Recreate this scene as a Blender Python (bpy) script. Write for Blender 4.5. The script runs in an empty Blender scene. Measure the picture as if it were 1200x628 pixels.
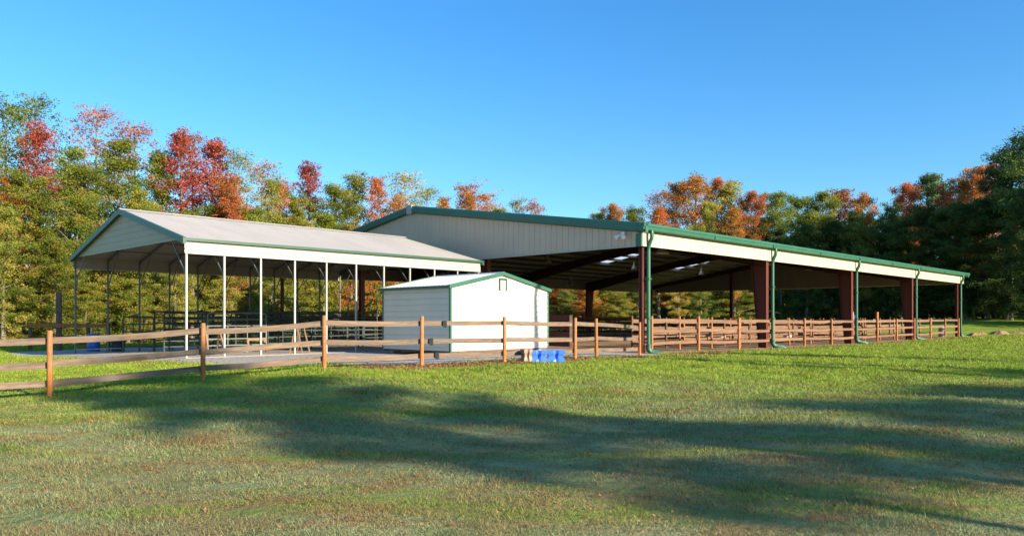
import bpy, math, random
import numpy as np
from mathutils import Vector, Matrix

R = math.radians
random.seed(7)
S = bpy.context.scene
COL = S.collection

# ------------------------------------------------------------------ helpers
class MB:
    """collects verts / faces of ONE mesh object"""
    def __init__(s):
        s.v, s.f, s.sm = [], [], []
    def quadmesh(s, verts, faces, smooth=False):
        b = len(s.v)
        s.v += [tuple(p) for p in verts]
        s.f += [tuple(b + i for i in f) for f in faces]
        s.sm += [smooth] * len(faces)
        return s
    def box(s, x0, x1, y0, y1, z0, z1, M=None):
        P = [(x0,y0,z0),(x1,y0,z0),(x1,y1,z0),(x0,y1,z0),(x0,y0,z1),(x1,y0,z1),(x1,y1,z1),(x0,y1,z1)]
        if M is not None: P = [M @ Vector(p) for p in P]
        return s.quadmesh(P, [(3,2,1,0),(4,5,6,7),(0,1,5,4),(1,2,6,5),(2,3,7,6),(3,0,4,7)])
    def bar(s, a, b, w, h, up=(0,0,1)):
        """box from a to b, w sideways, h along up"""
        a, b, up = Vector(a), Vector(b), Vector(up)
        d = (b - a).normalized()
        side = d.cross(up)
        if side.length < 1e-4: side = d.cross(Vector((1,0,0)))
        side.normalize(); u = side.cross(d).normalized()
        P = []
        for c in (a, b):
            for i, j in ((-1,-1),(1,-1),(1,1),(-1,1)):
                P.append(c + side * (i*w/2) + u * (j*h/2))
        return s.quadmesh(P, [(3,2,1,0),(4,5,6,7),(0,1,5,4),(1,2,6,5),(2,3,7,6),(3,0,4,7)])
    def tube(s, pts, r, n=8, caps=True, smooth=True):
        pts = [Vector(p) for p in pts]
        if not hasattr(r, '__len__'): r = [r] * len(pts)
        rings, ref = [], Vector((0.31, 0.17, 0.93))
        for i, p in enumerate(pts):
            d = (pts[min(i+1, len(pts)-1)] - pts[max(i-1, 0)]).normalized()
            x = d.cross(ref)
            if x.length < 1e-3: x = d.cross(Vector((1,0,0)))
            x.normalize(); y = d.cross(x)
            rings.append([p + (x*math.cos(2*math.pi*k/n) + y*math.sin(2*math.pi*k/n)) * r[i] for k in range(n)])
        V = [q for rg in rings for q in rg]
        F = [(i*n+k, i*n+(k+1)%n, (i+1)*n+(k+1)%n, (i+1)*n+k) for i in range(len(pts)-1) for k in range(n)]
        s.quadmesh(V, F, smooth)
        if caps:
            s.quadmesh(rings[0], [tuple(range(n-1,-1,-1))]); s.quadmesh(rings[-1], [tuple(range(n))])
        return s
    def prism(s, poly, a, b):
        """poly: list of 3D points, swept by vector (b-a)"""
        d = Vector(b) - Vector(a); n = len(poly)
        V = [Vector(p) for p in poly] + [Vector(p) + d for p in poly]
        return s.quadmesh(V, [tuple(range(n-1,-1,-1)), tuple(range(n,2*n))] + [(k,(k+1)%n,n+(k+1)%n,n+k) for k in range(n)])
    def lathe(s, prof, n=16, c=(0,0,0), smooth=True):
        V = [(c[0]+r*math.cos(2*math.pi*k/n), c[1]+r*math.sin(2*math.pi*k/n), c[2]+z) for r, z in prof for k in range(n)]
        F = [(i*n+k, i*n+(k+1)%n, (i+1)*n+(k+1)%n, (i+1)*n+k) for i in range(len(prof)-1) for k in range(n)]
        s.quadmesh(V, F, smooth)
        return s
    def sheet(s, ts, dep, A, B, N):
        """ribbed sheet: at each t a line A(t)-B(t), pushed dep(t) along N"""
        N = Vector(N)
        V = []
        for t, d in zip(ts, dep):
            V += [Vector(A(t)) + N*d, Vector(B(t)) + N*d]
        F = [(2*i, 2*i+2, 2*i+3, 2*i+1) for i in range(len(ts)-1)]
        return s.quadmesh(V, F)
    def build(s, name, mat, parent=None):
        me = bpy.data.meshes.new(name)
        me.from_pydata(s.v, [], s.f)
        if any(s.sm): me.polygons.foreach_set('use_smooth', s.sm)
        me.materials.append(mat)
        me.update()
        o = bpy.data.objects.new(name, me); COL.objects.link(o)
        if parent is not None: o.parent = parent
        return o

def ribs(t0, t1, pitch, w=0.04, d=0.025):
    """positions and depths of a ribbed profile"""
    ts, ds = [t0], [0.0]
    t = t0 + pitch/2
    while t + w < t1:
        ts += [t-w*0.5, t-w*0.2, t+w*0.2, t+w*0.5]; ds += [0, d, d, 0]
        t += pitch
    ts.append(t1); ds.append(0.0)
    return ts, ds

def tag(o, label=None, cat=None, group=None, kind=None):
    if label: o['label'] = label
    if cat: o['category'] = cat
    if group: o['group'] = group
    if kind: o['kind'] = kind
    return o
def thing(name, label, cat, loc=(0,0,0), rz=0, group=None):
    o = bpy.data.objects.new(name, None); COL.objects.link(o)
    o.empty_display_size = 0.3
    o.location = loc; o.rotation_euler = (0,0,rz)
    return tag(o, label, cat, group)
def dup(root, loc, rz, label=None, scale=None, group=None, cat=None):
    r = root.copy(); COL.objects.link(r); r.location = loc; r.rotation_euler = (0,0,rz)
    if scale is not None: r.scale = scale
    if label: r['label'] = label
    if group: r['group'] = group
    if cat: r['category'] = cat
    for ch in list(root.children):
        c = ch.copy(); COL.objects.link(c); c.parent = r
        for g in list(ch.children):
            d = g.copy(); COL.objects.link(d); d.parent = c
    return r

# ------------------------------------------------------------------ materials
def newmat(name):
    m = bpy.data.materials.new(name); m.use_nodes = True
    nt = m.node_tree; b = nt.nodes['Principled BSDF']
    return m, nt, b
def N(nt, t, **kw):
    n = nt.nodes.new(t)
    for k, v in kw.items():
        if k in n.inputs: n.inputs[k].default_value = v
        else: setattr(n, k, v)
    return n
def ramp(nt, stops, fac=None, interp='LINEAR'):
    n = nt.nodes.new('ShaderNodeValToRGB'); cr = n.color_ramp; cr.interpolation = interp
    while len(cr.elements) < len(stops): cr.elements.new(0.5)
    for e, (p, c) in zip(cr.elements, stops):
        e.position = p; e.color = (*c, 1) if len(c) == 3 else c
    if fac is not None: nt.links.new(fac, n.inputs['Fac'])
    return n
def mixc(nt, fac, a, b, mode='MIX'):
    n = nt.nodes.new('ShaderNodeMix'); n.data_type = 'RGBA'; n.blend_type = mode
    for sock, val in ((n.inputs[0], fac), (n.inputs[6], a), (n.inputs[7], b)):
        if isinstance(val, (int, float)): sock.default_value = val
        elif isinstance(val, tuple): sock.default_value = (*val, 1) if len(val) == 3 else val
        else: nt.links.new(val, sock)
    return n.outputs[2]
def noise(nt, scale, detail=4, rough=0.55, vec=None, dist=0.0):
    n = N(nt, 'ShaderNodeTexNoise'); n.inputs['Scale'].default_value = scale
    n.inputs['Detail'].default_value = detail; n.inputs['Roughness'].default_value = rough
    n.inputs['Distortion'].default_value = dist
    if vec is not None: nt.links.new(vec, n.inputs['Vector'])
    return n.outputs['Fac']
def coords(nt, scale=(1,1,1), kind='Object', rot=0):
    tc = N(nt, 'ShaderNodeTexCoord'); mp = N(nt, 'ShaderNodeMapping')
    mp.inputs['Scale'].default_value = scale; mp.inputs['Rotation'].default_value = (0,0,rot)
    nt.links.new(tc.outputs[kind], mp.inputs['Vector'])
    return mp.outputs['Vector']
def bump(nt, b, h, strength, dist=0.02):
    n = N(nt, 'ShaderNodeBump'); n.inputs['Strength'].default_value = strength; n.inputs['Distance'].default_value = dist
    nt.links.new(h, n.inputs['Height']); nt.links.new(n.outputs['Normal'], b.inputs['Normal'])

def paint(name, col, col2=None, rough=0.45, metal=0.0, scale=1.5, amt=0.35, streak=(1,1,0.25), bmp=0.05, spec=0.5):
    """painted / coated surface with soft dirt variation"""
    m, nt, b = newmat(name)
    v = coords(nt, streak)
    f = noise(nt, scale, 6, 0.62, v)
    rp = ramp(nt, [(0.36, (0,0,0)), (0.7, (1,1,1))], f)
    c2 = col2 or tuple(c*0.72 for c in col)
    mm = N(nt, 'ShaderNodeMath', operation='MULTIPLY'); nt.links.new(rp.outputs['Color'], mm.inputs[0]); mm.inputs[1].default_value = amt
    nt.links.new(mixc(nt, mm.outputs[0], col, c2), b.inputs['Base Color'])
    b.inputs['Roughness'].default_value = rough; b.inputs['Metallic'].default_value = metal
    b.inputs['Specular IOR Level'].default_value = spec
    if bmp: bump(nt, b, noise(nt, scale*9, 3), bmp)
    return m
def wood(name, c1, c2, c3, scale=(1.2,14,14)):
    m, nt, b = newmat(name)
    v = coords(nt, scale)
    oi = N(nt, 'ShaderNodeObjectInfo')
    f = noise(nt, 1.6, 7, 0.65, v, 0.6)
    rp = ramp(nt, [(0.3, c1), (0.52, c2), (0.72, c3)], f)
    f2 = noise(nt, 0.9, 3, 0.5, coords(nt, (1,1,1)))
    hv = N(nt, 'ShaderNodeHueSaturation')
    mr = N(nt, 'ShaderNodeMapRange'); mr.inputs[3].default_value = 0.78; mr.inputs[4].default_value = 1.2
    ad = N(nt, 'ShaderNodeMath', operation='ADD'); nt.links.new(oi.outputs['Random'], ad.inputs[0]); nt.links.new(f2, ad.inputs[1])
    hf = N(nt, 'ShaderNodeMath', operation='MULTIPLY'); nt.links.new(ad.outputs[0], hf.inputs[0]); hf.inputs[1].default_value = 0.6
    nt.links.new(hf.outputs[0], mr.inputs[0]); nt.links.new(mr.outputs[0], hv.inputs['Value'])
    wth = ramp(nt, [(0.45,(0,0,0)),(0.68,(0.7,0.7,0.7))], noise(nt, 1.1, 5, 0.7, coords(nt, (1.3,3,3)))).outputs[0]
    gy = sum(c2)/3
    nt.links.new(mixc(nt, wth, rp.outputs['Color'], (gy*1.25, gy*1.12, gy*1.0)), hv.inputs['Color']); nt.links.new(hv.outputs['Color'], b.inputs['Base Color'])
    b.inputs['Roughness'].default_value = 0.8; b.inputs['Specular IOR Level'].default_value = 0.25
    bump(nt, b, f, 0.35, 0.01)
    return m

M = {}
M['cream'] = paint('cream_steel', (0.44,0.40,0.30), (0.34,0.30,0.22), 0.4, amt=0.4)
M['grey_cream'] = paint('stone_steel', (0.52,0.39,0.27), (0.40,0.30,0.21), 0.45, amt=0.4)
M['white'] = paint('white_steel', (0.58,0.51,0.43), (0.48,0.43,0.36), 0.38, amt=0.35)
M['green'] = paint('green_trim_steel', (0.016,0.092,0.052), (0.028,0.125,0.075), 0.42, amt=0.6)
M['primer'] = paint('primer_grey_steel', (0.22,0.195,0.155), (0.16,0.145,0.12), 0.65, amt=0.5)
M['shade_gable'] = paint('shade_gable_steel', (0.34,0.245,0.16), (0.28,0.20,0.135), 0.5, amt=0.5)  # darker, warmer gable paint: shade of the carport gables put into the colour
M['greendark'] = paint('dark_green_steel', (0.010,0.055,0.032), (0.018,0.075,0.045), 0.45, amt=0.6)
M['maroon'] = paint('red_oxide_steel', (0.095,0.015,0.008), (0.14,0.028,0.015), 0.55, amt=0.7)
M['galvdark'] = paint('shaded_galv_steel', (0.11,0.105,0.10), (0.07,0.07,0.07), 0.5, metal=0.2, amt=0.5)  # dark copy of the galvanised steel; shade on rear posts and rafters in the colour
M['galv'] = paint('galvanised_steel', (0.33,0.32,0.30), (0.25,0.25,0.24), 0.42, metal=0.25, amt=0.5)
M['roofmetal'] = paint('carport_roof_steel', (0.41,0.36,0.295), (0.32,0.285,0.24), 0.55, amt=0.75, streak=(1,0.2,1), scale=0.8)
M['shedroof'] = paint('shed_roof_steel', (0.42,0.42,0.42), (0.33,0.33,0.34), 0.42, metal=0.3, amt=0.5)
M['darkrafter'] = paint('dark_rafter_steel', (0.045,0.012,0.009), (0.06,0.02,0.015), 0.6)
M['underside'] = paint('purlin_grey', (0.26,0.22,0.18), (0.18,0.155,0.13), 0.7, amt=0.5)
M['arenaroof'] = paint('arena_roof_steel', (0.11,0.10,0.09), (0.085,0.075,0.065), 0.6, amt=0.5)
M['pipe'] = paint('dark_green_pipe', (0.03,0.05,0.045), (0.06,0.06,0.05), 0.5, amt=0.6)
M['pipelight'] = paint('grey_pipe', (0.17,0.18,0.175), (0.10,0.11,0.11), 0.45, metal=0.3)
M['black'] = paint('black_rubber', (0.02,0.02,0.022), (0.04,0.04,0.04), 0.6)
M['blue'] = paint('blue_plastic', (0.035,0.13,0.70), (0.05,0.17,0.75), 0.35, amt=0.3, scale=4)
M['bluebarrel'] = paint('blue_barrel_plastic', (0.02,0.09,0.38), (0.04,0.12,0.40), 0.4, amt=0.4)
M['tan'] = paint('tan_plastic', (0.25,0.18,0.11), (0.19,0.13,0.08), 0.5, amt=0.4)
M['whitepl'] = paint('white_plastic', (0.75,0.75,0.72), (0.62,0.62,0.6), 0.45, amt=0.4)
M['lampgrey'] = paint('lamp_aluminium', (0.42,0.38,0.30), (0.32,0.29,0.24), 0.4, metal=0.4)
M['concrete'] = paint('concrete_block', (0.52,0.48,0.41), (0.40,0.37,0.32), 0.9, amt=0.6, scale=4)
M['rail'] = wood('rail_wood', (0.085,0.055,0.036), (0.15,0.098,0.062), (0.22,0.155,0.108))
M['post'] = wood('post_wood', (0.19,0.055,0.010), (0.35,0.115,0.020), (0.43,0.17,0.042), (10,10,1.2))
M['railold'] = wood('arena_rail_wood', (0.10,0.046,0.022), (0.165,0.083,0.042), (0.23,0.135,0.078))
M['darkwood'] = wood('dark_wood', (0.07,0.035,0.02), (0.13,0.07,0.04), (0.20,0.10,0.06), (4,4,4))
M['lumber'] = wood('lumber', (0.17,0.08,0.035), (0.24,0.12,0.055), (0.30,0.17,0.09), (4,4,4))
M['dirt'] = paint('clay_dirt', (0.27,0.14,0.07), (0.18,0.095,0.05), 0.95, amt=0.8, scale=3, streak=(1,1,1), bmp=0.5)
# skylight: translucent fibreglass
m, nt, b = newmat('skylight_fibreglass')
b.inputs['Base Color'].default_value = (0.85,0.85,0.85,1); b.inputs['Roughness'].default_value = 0.6
b.inputs['Transmission Weight'].default_value = 0.0
tr = N(nt, 'ShaderNodeBsdfTranslucent'); tr.inputs['Color'].default_value = (0.9,0.9,0.9,1)
mx = N(nt, 'ShaderNodeMixShader'); mx.inputs[0].default_value = 0.85
nt.links.new(b.outputs[0], mx.inputs[1]); nt.links.new(tr.outputs[0], mx.inputs[2])
nt.links.new(mx.outputs[0], nt.nodes['Material Output'].inputs['Surface'])
M['skylight'] = m

# ------------------------------------------------------------------ terrain height
CP = np.array([(-9.3,15.3,-.19),(-7.06,17.35,0),(-4.7,19.1,.12),(-2.4,20.5,.10),(-.2,22,.09),(2,24.1,.09),
 (-11.5,26.7,0),(-20,35,-.2),(-16,24,-.15),(-1,33,0),(-6,32,0),(5.6,32.3,-.1),(2,29,0),(13.5,40.5,-.15),(22,49,-.18),(31,57.5,-.14),
 (39,65,-.1),(0,50,-.1),(0,60,-.1),(10,80,-.1),(20,70,-.12),(47,69,-.05),(50,75,.15),(54,80,.6),(54.7,90,1.25),(61,95,1.55),(70,100,1.85),(80,112,2.0),
 (45,95,.9),(30,105,.2),(0,110,0),(-30,50,-.2),(-60,60,0),(0,5,-.25),(5,5,-.25),(-5,5,-.3),(0,12,-.22),(8,14,-.15),
 (15,22,-.1),(25,35,-.1),(-12,10,-.32),(-18,15,-.3),(14,12,-.15),(60,60,.3),(30,20,0),(10,28,-.08),(0,-10,-.2),(60,10,0.2),(-60,20,-.3),(90,80,2.0),(-100,100,0),(0,200,0),(150,150,2)])
def H(x, y, bumps=True):
    x = np.asarray(x, float); y = np.asarray(y, float)
    num = np.zeros(np.broadcast(x, y).shape); den = num.copy()
    for cx, cy, cz in CP:
        d2 = (x-cx)**2 + (y-cy)**2
        sc = 2.0 + 0.06*cy
        w = 1.0 / (d2 + sc)**1.8
        num = num + w*cz; den = den + w
    z = num/den
    if bumps:
        k = 1/(1+np.exp((y - 24 - 0.6*np.maximum(x,-5))*0.7))     # lawn in front only
        z = z + k*(0.035*np.sin(x*0.9+1.3*np.sin(y*0.5))*np.sin(y*0.8+0.4*x) + 0.02*np.sin(2.3*x+1)*np.sin(2.9*y+0.7*x))
    return z
def h(x, y): return float(H(x, y))

def axis(lo, a, b, hi, step, g=1.13):
    c = list(np.arange(a, b+1e-6, step))
    s_, p = step, c[-1]
    while p < hi: s_ *= g; p += s_; c.append(p)
    s_, p, pre = step, c[0], []
    while p > lo: s_ *= g; p -= s_; pre.append(p)
    return np.array(pre[::-1] + c)

def turf_color(nt):
    """grass colour from the place on the lawn: wet green mid lawn, frosted near lawn, tracks and worn patches"""
    tc = N(nt, 'ShaderNodeTexCoord')
    P = tc.outputs['Object']
    def mapped(sc, rot=0):
        mp = N(nt, 'ShaderNodeMapping'); mp.inputs['Scale'].default_value = sc; mp.inputs['Rotation'].default_value = (0,0,rot)
        nt.links.new(P, mp.inputs['Vector']); return mp.outputs['Vector']
    sx = N(nt, 'ShaderNodeSeparateXYZ'); nt.links.new(P, sx.inputs[0])
    def math2(op, a, b=None, c=None):
        n = N(nt, 'ShaderNodeMath', operation=op)
        for i, q in enumerate((a, b, c)):
            if q is None: continue
            if isinstance(q, (int, float)): n.inputs[i].default_value = q
            else: nt.links.new(q, n.inputs[i])
        return n.outputs[0]
    def mr(v, a, b, c=0.0, d=1.0):
        n = N(nt, 'ShaderNodeMapRange'); n.interpolation_type = 'SMOOTHSTEP'
        nt.links.new(v, n.inputs[0]); n.inputs[1].default_value = a; n.inputs[2].default_value = b
        n.inputs[3].default_value = c; n.inputs[4].default_value = d
        return n.outputs[0]
    big = noise(nt, 0.22, 4, 0.6, mapped((1,1,1)))
    mid = noise(nt, 0.9, 5, 0.65, mapped((1,1,1)))
    fine = noise(nt, 9, 4, 0.7, mapped((1,1,1)))
    streak = noise(nt, 1.0, 4, 0.55, mapped((0.10,1.05,1), R(3)), 0.15)
    # lush green
    lush = ramp(nt, [(0.25,(0.12,0.19,0.014)), (0.5,(0.215,0.32,0.022)), (0.75,(0.31,0.38,0.04))], mid).outputs[0]
    frost = ramp(nt, [(0.25,(0.12,0.16,0.055)), (0.5,(0.215,0.255,0.105)), (0.78,(0.315,0.325,0.16))], mid).outputs[0]
    # frosted where the lawn is nearer than about 15 m (tilting away to the right)
    ysk = math2('SUBTRACT', sx.outputs[1], math2('MULTIPLY', sx.outputs[0], 0.12))
    yj = math2('ADD', ysk, math2('MULTIPLY', math2('SUBTRACT', big, 0.5), 10.0))
    fr = mr(yj, 11.0, 19.5, 1.0, 0.0)
    st = mr(streak, 0.50, 0.60, 0.0, 0.75)         # wheel tracks without frost
    fr2 = math2('MULTIPLY', fr, math2('SUBTRACT', 1.0, st))
    c = mixc(nt, fr2, lush, frost)
    # green of the tracks is duller
    c = mixc(nt, math2('MULTIPLY', math2('MULTIPLY', fr, st), 0.65), c, (0.15,0.18,0.035))
    # straw tone nearest the camera
    sn_ = noise(nt, 2.2, 6, 0.75, mapped((0.6,1.4,1)), 0.3)
    c = mixc(nt, math2('MULTIPLY', mr(sn_, 0.42, 0.60), mr(ysk, 6.0, 13.5, 0.85, 0.0)), c, (0.235,0.185,0.075))
    # dry reddish brown patches
    br = noise(nt, 0.9, 7, 0.78, mapped((0.7,1.5,1), R(5)), 0.15)
    brm = math2('MULTIPLY', mr(br, 0.50, 0.62), mr(yj, 13, 21, 0.62, 0.10))
    c = mixc(nt, brm, c, (0.26,0.135,0.055))
    c = mixc(nt, mr(fine, 0.35, 0.75, 0.0, 0.5), c, mixc(nt, 0.5, c, (0.04,0.05,0.012)))
    return c, fine, mid, sx

def ground_material():
    m, nt, b = newmat('lawn_soil')
    c, fine, mid, sx = turf_color(nt)
    d = mixc(nt, 0.25, c, (0.10,0.075,0.035))
    nt.links.new(d, b.inputs['Base Color'])
    b.inputs['Roughness'].default_value = 0.9; b.inputs['Specular IOR Level'].default_value = 0.1
    bump(nt, b, fine, 0.8, 0.05)
    return m
def blade_material():
    m, nt, b = newmat('grass_blades')
    c, fine, mid, sx = turf_color(nt)
    at = N(nt, 'ShaderNodeAttribute'); at.attribute_name = 'tint'
    hv = N(nt, 'ShaderNodeHueSaturation'); nt.links.new(c, hv.inputs['Color'])
    r_ = N(nt, 'ShaderNodeMapRange'); nt.links.new(at.outputs['Fac'], r_.inputs[0]); r_.inputs[3].default_value = 0.62; r_.inputs[4].default_value = 1.5
    nt.links.new(r_.outputs[0], hv.inputs['Value'])
    dry = N(nt, 'ShaderNodeMath', operation='GREATER_THAN'); nt.links.new(at.outputs['Fac'], dry.inputs[0]); dry.inputs[1].default_value = 0.86
    cc = mixc(nt, dry.outputs[0], hv.outputs['Color'], (0.27,0.18,0.075))
    nt.links.new(cc, b.inputs['Base Color']); b.inputs['Roughness'].default_value = 0.6
    b.inputs['Specular IOR Level'].default_value = 0.25
    tr = N(nt, 'ShaderNodeBsdfTranslucent'); nt.links.new(cc, tr.inputs['Color'])
    mx = N(nt, 'ShaderNodeMixShader'); mx.inputs[0].default_value = 0.3
    nt.links.new(b.outputs[0], mx.inputs[1]); nt.links.new(tr.outputs[0], mx.inputs[2])
    nt.links.new(mx.outputs[0], nt.nodes['Material Output'].inputs['Surface'])
    return m

xs = axis(-900, -22, 32, 900, 0.4); ys = axis(-300, 3, 46, 1200, 0.4)
XX, YY = np.meshgrid(xs, ys)
ZZ = H(XX, YY)
nx, ny = len(xs), len(ys)
V = np.stack([XX.ravel(), YY.ravel(), ZZ.ravel()], 1)
ii = (np.arange(ny-1)[:,None]*nx + np.arange(nx-1)[None,:]).ravel()
Fq = np.stack([ii, ii+1, ii+nx+1, ii+nx], 1)
def np_mesh(name, V, F, mat, tint=None, smooth=False, k=4):
    me = bpy.data.meshes.new(name)
    me.vertices.add(len(V)); me.vertices.foreach_set('co', np.ascontiguousarray(V, dtype=np.float32).ravel())
    me.loops.add(F.size); me.loops.foreach_set('vertex_index', np.ascontiguousarray(F, dtype=np.int32).ravel())
    me.polygons.add(len(F)); me.polygons.foreach_set('loop_start', np.arange(0, F.size, k, dtype=np.int32))
    me.update(calc_edges=True)
    if tint is not None:
        a = me.attributes.new('tint', 'FLOAT', 'FACE'); a.data.foreach_set('value', tint.astype(np.float32))
    if smooth: me.polygons.foreach_set('use_smooth', np.ones(len(F), dtype=bool))
    me.materials.append(mat)
    me.validate()
    return me
GM = ground_material()
g = bpy.data.objects.new('ground', np_mesh('ground', V, Fq, GM, smooth=True)); COL.objects.link(g)
tag(g, kind='structure')

# polygons draped on the ground
def inpoly(x, y, poly):
    c = np.zeros(x.shape, bool); n = len(poly)
    for i in range(n):
        (x1,y1),(x2,y2) = poly[i], poly[(i+1)%n]
        t = ((y1 > y) != (y2 > y)) & (x < (x2-x1)*(y-y1)/(y2-y1+1e-12)+x1)
        c ^= t
    return c
def drape(name, poly, mat, step, lift, jag=0.25):
    px = [p[0] for p in poly]; py = [p[1] for p in poly]
    gx = np.arange(min(px)-1, max(px)+1, step); gy = np.arange(min(py)-1, max(py)+1, step)
    A, B = np.meshgrid(gx, gy)
    Ac, Bc = A[:-1,:-1]+step/2, B[:-1,:-1]+step/2
    ja = jag*(np.sin(2.1*Ac+3*np.sin(1.3*Bc)) + np.sin(3.7*Bc+1.7*Ac)+0.6*np.sin(9.1*Ac+7.3*Bc))*0.5
    jb = jag*(np.sin(2.6*Bc+2*np.sin(1.7*Ac)) + np.sin(4.3*Ac-2.2*Bc)+0.6*np.sin(8.3*Ac-9.7*Bc))*0.5
    msk = inpoly(Ac+ja, Bc+jb, poly)
    w = A.shape[1]; idx = (np.arange(A.shape[0]-1)[:,None]*w + np.arange(w-1)[None,:])[msk]
    F = np.stack([idx, idx+1, idx+w+1, idx+w], 1)
    used, inv = np.unique(F, return_inverse=True)
    V = np.stack([A.ravel(), B.ravel(), H(A, B).ravel()+lift], 1)[used]
    o = bpy.data.objects.new(name, np_mesh(name, V, inv.reshape(-1,4), mat, smooth=True)); COL.objects.link(o)
    tag(o, kind='structure')
    return o
def loose(name, c1, c2, c3, sc=3.0, fine=40, bs=0.8):
    m, nt, b = newmat(name)
    f = noise(nt, sc, 6, 0.7, coords(nt, (1,1,1))); f2 = noise(nt, fine, 3, 0.7, coords(nt, (1,1,1)))
    c = ramp(nt, [(0.32,c1),(0.5,c2),(0.7,c3)], f).outputs[0]
    c = mixc(nt, ramp(nt, [(0.4,(0,0,0)),(0.65,(0.6,0.6,0.6))], f2).outputs[0], c, tuple(q*0.55 for q in c2))
    nt.links.new(c, b.inputs['Base Color']); b.inputs['Roughness'].default_value = 0.95; b.inputs['Specular IOR Level'].default_value = 0.15
    bump(nt, b, f2, bs, 0.02)
    return m
M['gravel'] = loose('gravel', (0.29,0.245,0.205), (0.39,0.34,0.29), (0.49,0.43,0.37))
M['sand'] = loose('arena_sand', (0.22,0.14,0.085), (0.30,0.205,0.135), (0.38,0.28,0.20))
M['litterdirt'] = loose('leafy_dirt', (0.17,0.085,0.035), (0.25,0.13,0.055), (0.33,0.20,0.10))
GRAVEL = [(-24,36),(-20.5,31.5),(-15,27.6),(-10.6,24.3),(-7.6,22.0),(-5,21.2),(-3.2,20.9),(-1.2,22.9),(0,24.8),(2.6,27.0),(5.2,29.6),(6.4,31.2),(5.2,33.4),(-4,43),(-9,47),(-22,42)]
drape('gravel_pad', GRAVEL, M['gravel'], 0.15, 0.012, 0.16)
u = math.sqrt(.5)
def AR(x, y): return (5.55 + (x-y)*u, 32.5 + (x+y)*u)
SAND = [AR(-1.2,-0.6), AR(49,-0.6), AR(49,33), AR(-1.2,33)]
drape('arena_sand', SAND, M['sand'], 0.4, 0.008, 0.15)
STRIP = [(-4.8,20.3),(-3.1,19.0),(-0.8,20.5),(0.9,22.2),(2.9,23.9),(5.6,26.9),(7.9,29.8),(9.7,33.2),(20,44.5),(40,64.4),(39.6,65.6),(19,45.3),(8,34.2),(6.2,31.1),(5.0,29.5),(2.6,26.9),(0,24.7),(-1.2,22.8),(-3.2,20.8)]
drape('dirt_strip', STRIP, M['litterdirt'], 0.13, 0.006, 0.28)
drape('clay_track', [(42,67.0),(47,67.2),(55,71.5),(75,84),(90,90),(90,92.5),(74,86.5),(54,73.6),(46,69.6),(41.5,68.6)], M['dirt'], 0.4, 0.012, 0.35)

# ------------------------------------------------------------------ grass blades and fallen leaves
rng = np.random.default_rng(3)
def blades():
    n = 1350000
    # depth distribution ~ Y^-0.6
    a, b_ = 4.2**0.5, 78**0.5
    Y = (a + (b_-a)*rng.random(n))**2
    X = (rng.random(n)*2-1) * (0.72*Y + 2.0)
    keep = ~inpoly(X, Y, GRAVEL)
    ax = ((X-5.55)+(Y-32.5))*u; ay = (-(X-5.55)+(Y-32.5))*u
    keep &= ~((ax > -1.5) & (ay > -0.75))
    keep &= ~(inpoly(X, Y, STRIP) & (rng.random(n) < 0.8))
    X, Y = X[keep], Y[keep]; n = len(X)
    k = (Y/6)**0.62
    hgt = 0.024*k*(0.5+rng.random(n)) ; wid = 0.0030*(Y/6)**1.0*(0.7+0.6*rng.random(n))
    cl = np.sin(X*1.9+2*np.sin(Y*1.3))*np.sin(Y*2.3+1.5*np.sin(X*1.1)) + 0.7*np.sin(X*5.3+Y*2.1)*np.sin(Y*6.1-X*1.7) + 0.5*np.sin(X*13+Y*3)*np.sin(Y*15-X*4)
    hgt *= np.clip(1+0.45*cl, 0.35, 2.0)
    tall = rng.random(n) < 0.02
    hgt[tall] *= 1.7
    th = rng.random(n)*2*np.pi; ph = rng.random(n)*2*np.pi; lean = hgt*(0.25+0.9*rng.random(n))
    Z = H(X, Y) - 0.004
    p0 = np.stack([X-np.cos(th)*wid, Y-np.sin(th)*wid, Z], 1)
    p1 = np.stack([X+np.cos(th)*wid, Y+np.sin(th)*wid, Z], 1)
    p2 = np.stack([X+np.cos(ph)*lean, Y+np.sin(ph)*lean, Z+hgt], 1)
    V = np.stack([p0,p1,p2],1).reshape(-1,3)
    F = np.arange(3*n).reshape(-1,3)
    o = bpy.data.objects.new('grass', np_mesh('grass', V, F, blade_material(), rng.random(n), k=3)); COL.objects.link(o)
    tag(o, 'short mown lawn grass, frosted grey green near the camera and bright green beyond', 'grass', kind='stuff')
blades()
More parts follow.
